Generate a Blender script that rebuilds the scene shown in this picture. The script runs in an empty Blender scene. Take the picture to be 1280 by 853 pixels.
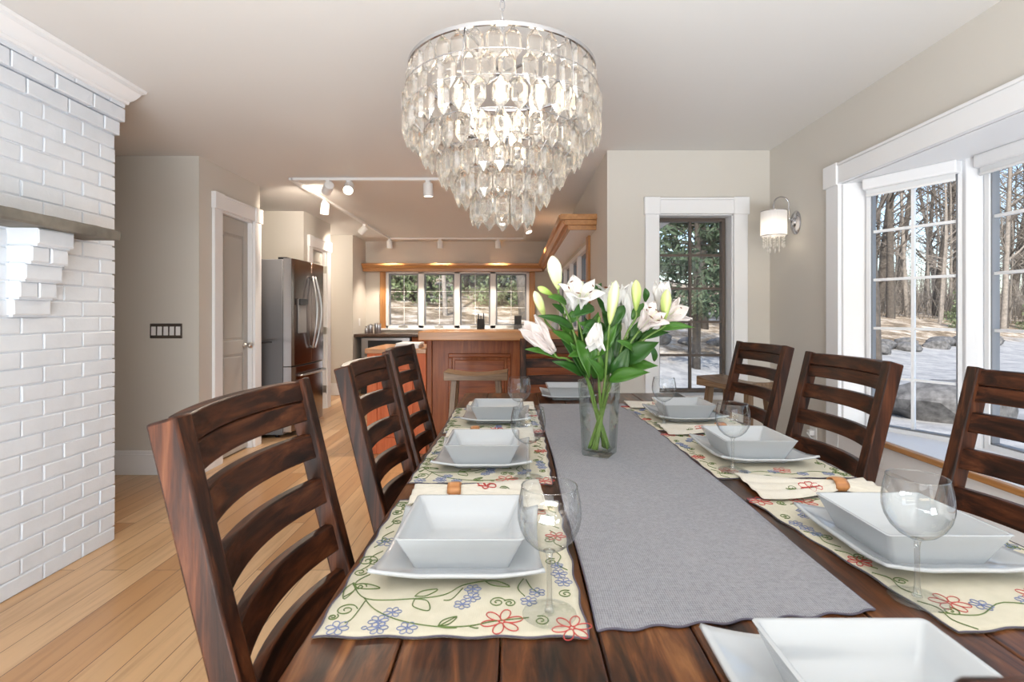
import bpy, bmesh, math, random
from mathutils import Vector, Matrix, noise
random.seed(7)
PI = math.pi
sc = bpy.context.scene
COL = sc.collection

# ------------------------------------------------------------------ camera, world, sun, light, exposure
F = 650.0                      # focal length in pixels of a 1280 wide frame
VX, VY = 645.0, 394.0          # vanishing point of the depth lines
EYE = 1.2
cam_data = bpy.data.cameras.new('camera')
cam = bpy.data.objects.new('camera', cam_data)
COL.objects.link(cam)
cam.location = (0, 0, EYE)
cam.rotation_euler = (PI/2, 0, 0)
cam_data.sensor_width = 36.0
cam_data.lens = 36.0*F/1280.0
cam_data.shift_x = -(VX-640.0)/1280.0
cam_data.shift_y = -(426.5-VY)/1280.0
cam_data.clip_start = 0.02
cam_data.clip_end = 400
cam_data.dof.use_dof = True
cam_data.dof.focus_distance = 1.9
cam_data.dof.aperture_fstop = 9.0
sc.camera = cam

vs = sc.view_settings
vs.view_transform = 'Standard'
vs.look = 'None'
vs.gamma = 1.0
vs.use_curve_mapping = False
vs.exposure = 0.29

world = bpy.data.worlds.new('sky')
sc.world = world
world.use_nodes = True
wn = world.node_tree.nodes
wl = world.node_tree.links
wn.clear()
wo = wn.new('ShaderNodeOutputWorld')
wb = wn.new('ShaderNodeBackground')
ws = wn.new('ShaderNodeTexSky')
ws.sky_type = 'NISHITA'
ws.sun_disc = False
ws.sun_elevation = math.radians(38)
ws.sun_rotation = math.radians(200)
ws.air_density = 1.0
ws.dust_density = 1.6
ws.ozone_density = 1.2
wb.inputs['Strength'].default_value = 0.31
wl.new(ws.outputs[0], wb.inputs[0])
wl.new(wb.outputs[0], wo.inputs[0])

def lamp(name, kind, loc, energy, color=(1, 1, 1), rot=(0, 0, 0), **kw):
    d = bpy.data.lights.new(name, kind)
    d.energy = energy
    d.color = color
    for k, v in kw.items():
        setattr(d, k, v)
    o = bpy.data.objects.new(name, d)
    COL.objects.link(o)
    o.location = loc
    o.rotation_euler = rot
    return o

# low winter sun from behind the house: lights the drive and the wood, stays off the window side
lamp('sun', 'SUN', (0, -10, 20), 4.3, (1.0, 0.94, 0.85), (math.radians(52), 0, math.radians(-14)), angle=0.01)

# added fill light low behind the camera, aimed up at the ceiling
lamp('bounce_fill', 'AREA', (-0.1, -1.8, 0.25), 265, (0.87, 0.945, 1.0), (math.radians(157), 0, 0), shape='RECTANGLE', size=3.2, size_y=1.1)
# unseen fill light added in the hidden passage to brighten the kitchen
lamp('passage_fill', 'POINT', (-3.05, 7.3, 2.1), 12, (1.0, 0.88, 0.74), shadow_soft_size=0.15)
sc.cycles.transparent_max_bounces = 24
sc.cycles.diffuse_bounces = 5
sc.cycles.sample_clamp_indirect = 8.0

# ------------------------------------------------------------------ helpers
def P(x, y, Y):
    """pixel (x, y) at depth Y -> world point"""
    return Vector(((x-VX)/F*Y, Y, EYE-(y-VY)/F*Y))

class MB:
    """collects geometry that becomes ONE mesh object"""
    def __init__(self):
        self.v = []; self.f = []; self.m = []; self.s = []
    def add(self, vs_, fs, mi=0, smooth=False):
        b = len(self.v)
        self.v += [tuple(p) for p in vs_]
        for f in fs:
            self.f.append([b+i for i in f]); self.m.append(mi); self.s.append(smooth)
        return self
    def box(self, x0, x1, y0, y1, z0, z1, mi=0):
        if x1 < x0: x0, x1 = x1, x0
        if y1 < y0: y0, y1 = y1, y0
        if z1 < z0: z0, z1 = z1, z0
        v = [(x0,y0,z0),(x1,y0,z0),(x1,y1,z0),(x0,y1,z0),(x0,y0,z1),(x1,y0,z1),(x1,y1,z1),(x0,y1,z1)]
        return self.add(v, [(3,2,1,0),(4,5,6,7),(0,1,5,4),(1,2,6,5),(2,3,7,6),(3,0,4,7)], mi)
    def obox(self, c, ax, ay, az, mi=0):
        """oriented box: centre and three half-axis vectors"""
        c = Vector(c); ax = Vector(ax); ay = Vector(ay); az = Vector(az)
        v = [c-ax-ay-az, c+ax-ay-az, c+ax+ay-az, c-ax+ay-az, c-ax-ay+az, c+ax-ay+az, c+ax+ay+az, c-ax+ay+az]
        return self.add(v, [(3,2,1,0),(4,5,6,7),(0,1,5,4),(1,2,6,5),(2,3,7,6),(3,0,4,7)], mi)
    def loops(self, rings, cap0=True, cap1=True, mi=0, smooth=True, closed=False):
        n = len(rings[0]); b = []
        vs_ = [p for r in rings for p in r]
        fs = []
        R = len(rings)
        for i in range(R if closed else R-1):
            j = (i+1) % R
            for k in range(n):
                k2 = (k+1) % n
                fs.append((i*n+k, i*n+k2, j*n+k2, j*n+k))
        if not closed:
            if cap0: fs.append(tuple(range(n-1, -1, -1)))
            if cap1: fs.append(tuple((R-1)*n+k for k in range(n)))
        return self.add(vs_, fs, mi, smooth)
    def lathe(self, prof, seg=32, c=(0,0,0), mi=0, closed=False, cap0=True, cap1=True):
        rings = []
        for r, z in prof:
            rings.append([(c[0]+r*math.cos(2*PI*k/seg), c[1]+r*math.sin(2*PI*k/seg), c[2]+z) for k in range(seg)])
        return self.loops(rings, cap0, cap1, mi, True, closed)
    def tube(self, pts, rad, seg=8, mi=0, caps=True, closed=False):
        pts = [Vector(p) for p in pts]
        n = len(pts)
        rings = []
        prev = None
        for i, p in enumerate(pts):
            if closed:
                t = pts[(i+1) % n]-pts[i-1]
            else:
                t = pts[min(i+1, n-1)]-pts[max(i-1, 0)]
            if t.length < 1e-9: t = Vector((0,0,1))
            t.normalize()
            if prev is None:
                u = t.cross(Vector((0,0,1)))
                if u.length < 1e-3: u = t.cross(Vector((1,0,0)))
            else:
                u = prev-t*prev.dot(t)
            u.normalize(); prev = u
            w = t.cross(u)
            r = rad[i] if isinstance(rad, (list, tuple)) else rad
            rings.append([p+(u*math.cos(2*PI*k/seg)+w*math.sin(2*PI*k/seg))*r for k in range(seg)])
        return self.loops(rings, caps, caps, mi, True, closed)
    def prism(self, poly, axis, a, b, mi=0):
        """poly (2-D) extruded along axis from a to b; 2-D coords are the two other axes in x,y,z order"""
        def pt(p, t):
            if axis == 'x': return (t, p[0], p[1])
            if axis == 'y': return (p[0], t, p[1])
            return (p[0], p[1], t)
        n = len(poly)
        vs_ = [pt(p, a) for p in poly]+[pt(p, b) for p in poly]
        fs = [tuple(range(n-1, -1, -1)), tuple(range(n, 2*n))]
        for k in range(n):
            k2 = (k+1) % n
            fs.append((k, k2, n+k2, n+k))
        return self.add(vs_, fs, mi)
    def grid(self, nu, nv, fn, mi=0, smooth=True):
        vs_ = [fn(i/nu, j/nv) for j in range(nv+1) for i in range(nu+1)]
        fs = [(j*(nu+1)+i, j*(nu+1)+i+1, (j+1)*(nu+1)+i+1, (j+1)*(nu+1)+i) for j in range(nv) for i in range(nu)]
        return self.add(vs_, fs, mi, smooth)
    def build(self, name, mats, parent=None, bevel=0, bseg=2, sharp=None, solid=0, fix=True, loc=None, rotz=0, sub=0):
        me = bpy.data.meshes.new(name)
        me.from_pydata(self.v, [], self.f)
        if not isinstance(mats, (list, tuple)): mats = [mats]
        for m in mats: me.materials.append(m)
        me.polygons.foreach_set('material_index', self.m)
        me.polygons.foreach_set('use_smooth', [bool(x) or bevel > 0 for x in self.s])
        me.update()
        if fix:
            bm = bmesh.new(); bm.from_mesh(me)
            bmesh.ops.recalc_face_normals(bm, faces=bm.faces)
            bm.to_mesh(me); bm.free()
        if sharp is not None or bevel > 0:
            me.set_sharp_from_angle(angle=math.radians(sharp if sharp is not None else 40))
        o = bpy.data.objects.new(name, me)
        COL.objects.link(o)
        if parent is not None: o.parent = parent
        if loc is not None: o.location = loc
        o.rotation_euler = (0, 0, rotz)
        if solid:
            md = o.modifiers.new('thickness', 'SOLIDIFY'); md.thickness = abs(solid); md.offset = 1 if solid > 0 else -1
        if bevel > 0:
            md = o.modifiers.new('bevel', 'BEVEL'); md.width = bevel; md.segments = bseg; md.limit_method = 'ANGLE'; md.angle_limit = math.radians(35)
        if sub:
            md = o.modifiers.new('smooth', 'SUBSURF'); md.levels = sub; md.render_levels = sub
        return o

def thing(name, label, cat, loc=(0,0,0), rotz=0, group=None):
    o = bpy.data.objects.new(name, None)
    COL.objects.link(o)
    o.location = loc; o.rotation_euler = (0, 0, rotz)
    o.empty_display_size = 0.05
    tag(o, label, cat, group)
    return o
def tag(o, label, cat, group=None, kind=None):
    o['label'] = label; o['category'] = cat
    if group: o['group'] = group
    if kind: o['kind'] = kind
    return o
def struct(o, label=None):
    o['kind'] = 'structure'
    if label: o['label'] = label
    return o
def shell(name, label, loc=(0,0,0)):
    o = bpy.data.objects.new(name, None); COL.objects.link(o); o.location = loc
    return struct(o, label)
def dup(root, loc, rotz, label=None, group=None):
    r = root.copy(); COL.objects.link(r)
    r.location = loc; r.rotation_euler = (0, 0, rotz)
    if label: r['label'] = label
    if group: r['group'] = group
    for ch in list(root.children):
        c = ch.copy(); COL.objects.link(c); c.parent = r
        for g in list(ch.children):
            d = g.copy(); COL.objects.link(d); d.parent = c
    return r

# ------------------------------------------------------------------ materials
def new_mat(name):
    m = bpy.data.materials.new(name); m.use_nodes = True
    nt = m.node_tree; nt.nodes.clear()
    out = nt.nodes.new('ShaderNodeOutputMaterial')
    return m, nt, out
def pbsdf(nt, out, color=(0.8,0.8,0.8), rough=0.5, metal=0.0, **kw):
    b = nt.nodes.new('ShaderNodeBsdfPrincipled')
    b.inputs['Base Color'].default_value = (*color, 1)
    b.inputs['Roughness'].default_value = rough
    b.inputs['Metallic'].default_value = metal
    for k, v in kw.items(): b.inputs[k].default_value = v
    nt.links.new(b.outputs[0], out.inputs[0])
    return b
def N(nt, t, **kw):
    n = nt.nodes.new(t)
    for k, v in kw.items(): setattr(n, k, v)
    return n
def coords(nt, scale=(1,1,1), jitter=False, rot=(0,0,0)):
    tc = N(nt, 'ShaderNodeTexCoord'); mp = N(nt, 'ShaderNodeMapping')
    mp.inputs['Scale'].default_value = scale
    mp.inputs['Rotation'].default_value = rot
    nt.links.new(tc.outputs['Object'], mp.inputs['Vector'])
    if jitter:
        oi = N(nt, 'ShaderNodeObjectInfo'); ge = N(nt, 'ShaderNodeNewGeometry')
        ad = N(nt, 'ShaderNodeMath', operation='ADD')
        nt.links.new(oi.outputs['Random'], ad.inputs[0]); nt.links.new(ge.outputs['Random Per Island'], ad.inputs[1])
        mu = N(nt, 'ShaderNodeMath', operation='MULTIPLY'); mu.inputs[1].default_value = 37.0
        nt.links.new(ad.outputs[0], mu.inputs[0])
        cb = N(nt, 'ShaderNodeCombineXYZ')
        for i in range(3): nt.links.new(mu.outputs[0], cb.inputs[i])
        nt.links.new(cb.outputs[0], mp.inputs['Location'])
    return mp.outputs[0]
def ramp(nt, fac, stops):
    r = N(nt, 'ShaderNodeValToRGB')
    e = r.color_ramp.elements
    while len(e) > 1: e.remove(e[-1])
    e[0].position = stops[0][0]; e[0].color = (*stops[0][1], 1)
    for p, c in stops[1:]:
        q = e.new(p); q.color = (*c, 1)
    nt.links.new(fac, r.inputs[0])
    return r.outputs[0]
def noise_tex(nt, vec, scale, detail=4, rough=0.55, dist=0.0):
    n = N(nt, 'ShaderNodeTexNoise')
    n.inputs['Scale'].default_value = scale; n.inputs['Detail'].default_value = detail
    n.inputs['Roughness'].default_value = rough; n.inputs['Distortion'].default_value = dist
    nt.links.new(vec, n.inputs['Vector'])
    return n.outputs[0]
def bump(nt, b, height, strength=0.2, dist=0.01):
    bp = N(nt, 'ShaderNodeBump'); bp.inputs['Strength'].default_value = strength; bp.inputs['Distance'].default_value = dist
    nt.links.new(height, bp.inputs['Height']); nt.links.new(bp.outputs[0], b.inputs['Normal'])
def plain(name, color, rough=0.5, metal=0.0, bs=0, bscale=200, var=0.0, **kw):
    m, nt, out = new_mat(name)
    b = pbsdf(nt, out, color, rough, metal, **kw)
    v = coords(nt)
    if var:
        c = ramp(nt, noise_tex(nt, v, 9.0, 3), [(0.3, tuple(x*(1-var) for x in color)), (0.7, tuple(min(1, x*(1+var)) for x in color))])
        nt.links.new(c, b.inputs['Base Color'])
    if bs: bump(nt, b, noise_tex(nt, v, bscale, 3), bs, 0.002)
    return m
def wood(name, stops, axis='y', scale=1.0, rough=0.35, coat=0.0, bs=0.12, jitter=True, stretch=14.0, spec=0.5):
    m, nt, out = new_mat(name)
    b = pbsdf(nt, out, stops[0][1], rough)
    b.inputs['Specular IOR Level'].default_value = spec
    if coat: b.inputs['Coat Weight'].default_value = coat; b.inputs['Coat Roughness'].default_value = 0.15
    s = {'x': (1, stretch, stretch), 'y': (stretch, 1, stretch), 'z': (stretch, stretch, 1)}[axis]
    v = coords(nt, tuple(k*scale for k in s), jitter)
    n1 = noise_tex(nt, v, 1.6, 6, 0.62, 0.6)
    c = ramp(nt, n1, stops)
    nt.links.new(c, b.inputs['Base Color'])
    n2 = noise_tex(nt, v, 6.0, 5, 0.7)
    bump(nt, b, n2, bs, 0.003)
    rr = N(nt, 'ShaderNodeMapRange'); rr.inputs['To Min'].default_value = rough*0.75; rr.inputs['To Max'].default_value = min(1, rough*1.3)
    nt.links.new(n2, rr.inputs['Value']); nt.links.new(rr.outputs[0], b.inputs['Roughness'])
    return m
def thin_glass(name, tint=(1,1,1), edge=(0.75,0.8,0.82), base=0.05, grow=0.5, refl=0.9, power=3.5):
    """thin clear glass: passes light straight through, reflects more and darkens towards its edges"""
    m, nt, out = new_mat(name)
    lf = N(nt, 'ShaderNodeLayerWeight'); lf.inputs['Blend'].default_value = 0.5
    pw = N(nt, 'ShaderNodeMath', operation='POWER'); pw.inputs[1].default_value = power
    nt.links.new(lf.outputs['Facing'], pw.inputs[0])
    mc = N(nt, 'ShaderNodeMix', data_type='RGBA')
    mc.inputs[6].default_value = (*tint, 1); mc.inputs[7].default_value = (*edge, 1)
    nt.links.new(pw.outputs[0], mc.inputs[0])
    fa = N(nt, 'ShaderNodeMath', operation='MULTIPLY_ADD'); fa.inputs[1].default_value = grow; fa.inputs[2].default_value = base
    nt.links.new(pw.outputs[0], fa.inputs[0])
    tr = N(nt, 'ShaderNodeBsdfTransparent'); nt.links.new(mc.outputs[2], tr.inputs[0])
    gl = N(nt, 'ShaderNodeBsdfGlossy'); gl.inputs['Roughness'].default_value = 0.02
    gl.inputs[0].default_value = (refl, refl, refl, 1)
    mx = N(nt, 'ShaderNodeMixShader')
    nt.links.new(fa.outputs[0], mx.inputs[0]); nt.links.new(tr.outputs[0], mx.inputs[1]); nt.links.new(gl.outputs[0], mx.inputs[2])
    nt.links.new(mx.outputs[0], out.inputs[0])
    return m
def emit(name, color, strength):
    m, nt, out = new_mat(name)
    e = N(nt, 'ShaderNodeEmission'); e.inputs[0].default_value = (*color, 1); e.inputs[1].default_value = strength
    nt.links.new(e.outputs[0], out.inputs[0])
    return m

M = {}
M['wall'] = plain('wall_paint', (0.625, 0.595, 0.545), 0.75, bs=0.05, bscale=260)
M['ceiling'] = plain('ceiling_paint', (0.70, 0.69, 0.675), 0.8, bs=0.04, bscale=200)
M['trim'] = plain('trim_paint', (0.83, 0.84, 0.86), 0.35)
M['doorpaint'] = plain('door_paint', (0.45, 0.44, 0.415), 0.45)
M['brick'] = plain('brick_paint', (0.715, 0.755, 0.81), 0.5, bs=0.5, bscale=70, var=0.04)
M['mortar'] = plain('mortar_paint', (0.715, 0.755, 0.81), 0.6, bs=0.3, bscale=90)
M['stone'] = plain('mantel_stone', (0.17, 0.155, 0.13), 0.7, bs=0.5, bscale=45, var=0.35)
M['exterior'] = plain('exterior_wall', (0.55, 0.53, 0.5), 0.8)
dk = [(0.30, (0.006, 0.003, 0.002)), (0.46, (0.026, 0.009, 0.0045)), (0.58, (0.070, 0.021, 0.008)), (0.74, (0.13, 0.047, 0.019))]
M['chair_z'] = wood('dark_walnut_upright', dk, 'z', 1.6, 0.42, 0.0, spec=0.22)
M['chair_y'] = wood('dark_walnut_rail', dk, 'y', 1.6, 0.42, 0.0, spec=0.22)
M['chair_x'] = wood('dark_walnut_deep', dk, 'x', 1.6, 0.42, 0.0, spec=0.22)
tb = [(0.34, (0.007, 0.003, 0.002)), (0.46, (0.040, 0.013, 0.005)), (0.57, (0.11, 0.036, 0.011)), (0.70, (0.24, 0.10, 0.034))]
M['table'] = wood('table_walnut', tb, 'y', 2.0, 0.30, 0.1, spec=0.35, stretch=9.0)
M['stool_x'] = wood('stool_wood', [(0.3, (0.10, 0.055, 0.028)), (0.5, (0.20, 0.12, 0.065)), (0.7, (0.30, 0.20, 0.12))], 'x', 2, 0.4)
M['stool_z'] = wood('stool_leg_wood', [(0.3, (0.10, 0.055, 0.028)), (0.5, (0.20, 0.12, 0.065)), (0.7, (0.30, 0.20, 0.12))], 'z', 2, 0.4)
oak = [(0.3, (0.36, 0.155, 0.05)), (0.55, (0.48, 0.23, 0.08)), (0.75, (0.56, 0.30, 0.12))]
M['oak_x'] = wood('honey_oak_x', oak, 'x', 1.5, 0.35, 0.2)
M['oak_y'] = wood('honey_oak_y', oak, 'y', 1.5, 0.35, 0.2)
M['oak_z'] = wood('honey_oak_z', oak, 'z', 1.5, 0.35, 0.2)
ch = [(0.3, (0.16, 0.036, 0.008)), (0.55, (0.27, 0.072, 0.016)), (0.78, (0.37, 0.12, 0.030))]
M['cherry_x'] = wood('cherry_x', ch, 'x', 1.5, 0.42, 0.05, spec=0.3)
M['cherry_z'] = wood('cherry_z', ch, 'z', 1.5, 0.42, 0.05, spec=0.3)
bt = [(0.3, (0.36, 0.15, 0.05)), (0.55, (0.46, 0.21, 0.075)), (0.75, (0.54, 0.27, 0.11))]
M['bartop'] = wood('bar_top_wood', bt, 'x', 1.5, 0.3, 0.3)
rd = [(0.3, (0.46, 0.100, 0.032)), (0.55, (0.58, 0.145, 0.052)), (0.78, (0.64, 0.185, 0.075))]
M['redcab'] = wood('orange_red_cabinet', rd, 'z', 1.2, 0.45, 0.0, spec=0.25)
M['steel'] = plain('stainless_steel', (0.52, 0.52, 0.54), 0.28, 1.0)
M['darksteel'] = plain('dark_stainless_door', (0.23, 0.19, 0.175), 0.2, 1.0)
M['fridgeside'] = plain('fridge_grey_side', (0.17, 0.17, 0.18), 0.5)
M['chrome'] = plain('chrome', (0.52, 0.52, 0.54), 0.12, 1.0)
M['nickel'] = plain('brushed_nickel', (0.55, 0.53, 0.5), 0.3, 1.0)
M['black'] = plain('black_plastic', (0.012, 0.012, 0.014), 0.35)
M['darkgrey'] = plain('dark_grey_plastic', (0.06, 0.06, 0.065), 0.4)
M['grey'] = plain('grey_plastic', (0.25, 0.25, 0.25), 0.45)
M['whiteplastic'] = plain('white_plastic', (0.82, 0.82, 0.82), 0.4)
M['bronzeplate'] = plain('bronze_plate', (0.13, 0.11, 0.095), 0.4, 0.6)
M['darkstone'] = plain('dark_worktop', (0.09, 0.055, 0.04), 0.25, var=0.3)
M['porcelain'] = plain('white_porcelain', (0.485, 0.51, 0.53), 0.09, **{'Coat Weight': 0.4, 'Coat Roughness': 0.04})
M['pane'] = thin_glass('window_glass', (0.97, 0.98, 0.98), (0.85, 0.88, 0.9), 0.035, 0.5, 0.8)
M['wineglass'] = thin_glass('wine_glass_clear', (0.975, 0.985, 0.985), (0.32, 0.35, 0.37), 0.05, 0.55, 1.0, 2.6)
M['footglass'] = thin_glass('wine_glass_foot', (0.985, 0.99, 0.99), (0.72, 0.76, 0.76), 0.04, 0.35, 0.95, 3.0)
M['stemglass'] = thin_glass('wine_glass_stem', (0.95, 0.96, 0.96), (0.45, 0.5, 0.5), 0.14, 0.6, 1.0, 2.0)
M['vaseglass'] = thin_glass('vase_glass_clear', (0.998, 1.0, 0.999), (0.25, 0.36, 0.31), 0.008, 0.5, 1.0, 3.0)
M['water'] = thin_glass('vase_water', (0.996, 0.999, 0.996), (0.7, 0.8, 0.74), 0.006, 0.3, 0.7, 4.0)
M['bulb'] = emit('lit_bulb', (1.0, 0.82, 0.58), 7.5)
M['spotlens'] = emit('lit_spot_lens', (1.0, 0.86, 0.66), 14)
M['brownsash'] = plain('brown_window_sash', (0.10, 0.075, 0.06), 0.45)
M['greysash'] = plain('grey_window_seal', (0.22, 0.23, 0.25), 0.5)
M['ring'] = wood('napkin_ring_wood', [(0.3, (0.40, 0.15, 0.05)), (0.7, (0.62, 0.30, 0.11))], 'x', 3, 0.35)
M['thread_green'] = plain('green_thread', (0.11, 0.17, 0.045), 0.8)
M['thread_blue'] = plain('blue_thread', (0.19, 0.23, 0.40), 0.8)
M['thread_red'] = plain('red_thread', (0.50, 0.07, 0.06), 0.8)
M['thread_dark'] = plain('dark_edge_thread', (0.10, 0.09, 0.12), 0.9)
M['white_shade'] = None

def crystal_mat():
    m, nt, out = new_mat('crystal_glass')
    g = N(nt, 'ShaderNodeBsdfGlass'); g.inputs['IOR'].default_value = 1.5; g.inputs['Roughness'].default_value = 0.0
    g.inputs[0].default_value = (0.985, 0.97, 0.945, 1)
    t = N(nt, 'ShaderNodeBsdfTransparent')
    tl = N(nt, 'ShaderNodeBsdfTranslucent'); tl.inputs[0].default_value = (0.95, 0.93, 0.90, 1)
    m1 = N(nt, 'ShaderNodeMixShader'); m1.inputs[0].default_value = 0.14
    nt.links.new(g.outputs[0], m1.inputs[1]); nt.links.new(t.outputs[0], m1.inputs[2])
    m2 = N(nt, 'ShaderNodeMixShader'); m2.inputs[0].default_value = 0.05
    nt.links.new(m1.outputs[0], m2.inputs[1]); nt.links.new(tl.outputs[0], m2.inputs[2])
    nt.links.new(m2.outputs[0], out.inputs[0])
    return m
M['crystal'] = crystal_mat()

def translucent(name, color, fac=0.5, rough=0.6, bs=0.0, bscale=100):
    m, nt, out = new_mat(name)
    d = N(nt, 'ShaderNodeBsdfPrincipled'); d.inputs['Base Color'].default_value = (*color, 1); d.inputs['Roughness'].default_value = rough
    t = N(nt, 'ShaderNodeBsdfTranslucent'); t.inputs[0].default_value = (*color, 1)
    mx = N(nt, 'ShaderNodeMixShader'); mx.inputs[0].default_value = fac
    nt.links.new(d.outputs[0], mx.inputs[1]); nt.links.new(t.outputs[0], mx.inputs[2]); nt.links.new(mx.outputs[0], out.inputs[0])
    if bs: bump(nt, d, noise_tex(nt, coords(nt), bscale, 2), bs, 0.002)
    return m
M['shade'] = translucent('pleated_shade_cloth', (0.85, 0.86, 0.90), 0.55)
M['blind'] = translucent('roller_blind_cloth', (0.85, 0.86, 0.87), 0.25)
M['petal'] = translucent('lily_petal', (0.90, 0.88, 0.86), 0.35, 0.5)
M['petal_pink'] = translucent('lily_petal_blush', (0.88, 0.81, 0.785), 0.35, 0.5)
M['leaf'] = translucent('lily_leaf', (0.075, 0.21, 0.03), 0.3, 0.28)
M['leaf2'] = translucent('lily_leaf_dark', (0.038, 0.125, 0.022), 0.3, 0.28)
M['stem'] = plain('lily_stem', (0.115, 0.205, 0.035), 0.45)
M['anther'] = plain('lily_anther', (0.13, 0.035, 0.012), 0.8)
M['filament'] = plain('lily_filament', (0.70, 0.75, 0.50), 0.5)

def bud_mat():
    m, nt, out = new_mat('lily_bud')
    b = pbsdf(nt, out, (0.6, 0.65, 0.3), 0.45)
    tc = N(nt, 'ShaderNodeTexCoord'); sp = N(nt, 'ShaderNodeSeparateXYZ')
    uv = N(nt, 'ShaderNodeUVMap')
    at = N(nt, 'ShaderNodeAttribute', attribute_name='ripe')
    c = ramp(nt, at.outputs['Fac'], [(0.0, (0.28, 0.42, 0.06)), (0.45, (0.55, 0.62, 0.24)), (1.0, (0.84, 0.84, 0.70))])
    nt.links.new(c, b.inputs['Base Color'])
    return m
M['bud'] = bud_mat()

def floor_mat():
    m, nt, out = new_mat('oak_strip_floor')
    b = pbsdf(nt, out, (0.5, 0.3, 0.15), 0.3)
    b.inputs['Coat Weight'].default_value = 0.15; b.inputs['Coat Roughness'].default_value = 0.2
    tc = N(nt, 'ShaderNodeTexCoord'); sp = N(nt, 'ShaderNodeSeparateXYZ'); cb = N(nt, 'ShaderNodeCombineXYZ')
    nt.links.new(tc.outputs['Object'], sp.inputs[0])
    nt.links.new(sp.outputs[1], cb.inputs[0]); nt.links.new(sp.outputs[0], cb.inputs[1])
    br = N(nt, 'ShaderNodeTexBrick')
    br.offset = 0.37; br.offset_frequency = 2; br.squash = 1.0
    br.inputs['Color1'].default_value = (0, 0, 0, 1); br.inputs['Color2'].default_value = (1, 1, 1, 1); br.inputs['Mortar'].default_value = (0.5, 0.5, 0.5, 1)
    br.inputs['Scale'].default_value = 1.0; br.inputs['Mortar Size'].default_value = 0.0016; br.inputs['Mortar Smooth'].default_value = 0.2
    br.inputs['Brick Width'].default_value = 1.5; br.inputs['Row Height'].default_value = 0.122
    nt.links.new(cb.outputs[0], br.inputs['Vector'])
    # grain, shifted from board to board
    mp = N(nt, 'ShaderNodeMapping'); mp.inputs['Scale'].default_value = (1.2, 16, 16)
    ad = N(nt, 'ShaderNodeVectorMath', operation='ADD')
    sc2 = N(nt, 'ShaderNodeVectorMath', operation='SCALE'); sc2.inputs['Scale'].default_value = 9.0
    nt.links.new(br.outputs['Color'], sc2.inputs[0]); nt.links.new(cb.outputs[0], ad.inputs[0]); nt.links.new(sc2.outputs[0], ad.inputs[1])
    nt.links.new(ad.outputs[0], mp.inputs['Vector'])
    n1 = noise_tex(nt, mp.outputs[0], 1.3, 5, 0.6, 0.5)
    base = ramp(nt, br.outputs['Color'], [(0.0, (0.46, 0.245, 0.105)), (0.3, (0.55, 0.33, 0.16)), (0.8, (0.60, 0.38, 0.20)), (1.0, (0.66, 0.45, 0.26))])
    gr = ramp(nt, n1, [(0.25, (0.62, 0.55, 0.48)), (0.5, (1, 1, 1)), (0.8, (1.12, 1.1, 1.05))])
    mu = N(nt, 'ShaderNodeMix', data_type='RGBA', blend_type='MULTIPLY'); mu.inputs[0].default_value = 0.75
    nt.links.new(base, mu.inputs[6]); nt.links.new(gr, mu.inputs[7])
    mo = N(nt, 'ShaderNodeMix', data_type='RGBA'); mo.inputs[7].default_value = (0.07, 0.03, 0.012, 1)
    nt.links.new(br.outputs['Fac'], mo.inputs[0]); nt.links.new(mu.outputs[2], mo.inputs[6])
    nt.links.new(mo.outputs[2], b.inputs['Base Color'])
    iv = N(nt, 'ShaderNodeMath', operation='SUBTRACT'); iv.inputs[0].default_value = 1.0
    nt.links.new(br.outputs['Fac'], iv.inputs[1])
    bump(nt, b, iv.outputs[0], 0.4, 0.002)
    return m
M['floor'] = floor_mat()

def weave_mat(name, c0, c1, scale, rough=0.9, bs=0.5, noise_scale=40):
    m, nt, out = new_mat(name)
    b = pbsdf(nt, out, c0, rough)
    b.inputs['Sheen Weight'].default_value = 0.15
    v = coords(nt)
    w1 = N(nt, 'ShaderNodeTexWave', bands_direction='X'); w2 = N(nt, 'ShaderNodeTexWave', bands_direction='Y')
    for w in (w1, w2):
        w.inputs['Scale'].default_value = scale; w.inputs['Distortion'].default_value = 1.5; w.inputs['Detail'].default_value = 2
        nt.links.new(v, w.inputs['Vector'])
    ad = N(nt, 'ShaderNodeMath', operation='MULTIPLY'); nt.links.new(w1.outputs['Fac'], ad.inputs[0]); nt.links.new(w2.outputs['Fac'], ad.inputs[1])
    nz = noise_tex(nt, v, noise_scale, 4)
    mx = N(nt, 'ShaderNodeMath', operation='ADD'); nt.links.new(ad.outputs[0], mx.inputs[0]); nt.links.new(nz, mx.inputs[1])
    c = ramp(nt, mx.outputs[0], [(0.35, c0), (1.1, c1)])
    nt.links.new(c, b.inputs['Base Color'])
    bump(nt, b, mx.outputs[0], bs, 0.0015)
    return m
M['runner'] = weave_mat('grey_runner_weave', (0.155, 0.155, 0.175), (0.31, 0.31, 0.335), 90, noise_scale=140)
M['mat'] = weave_mat('cream_placemat_weave', (0.52, 0.485, 0.365), (0.66, 0.61, 0.48), 160, bs=0.2)
M['napkin'] = weave_mat('cream_napkin_weave', (0.62, 0.58, 0.48), (0.74, 0.70, 0.62), 200, bs=0.15)

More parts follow.
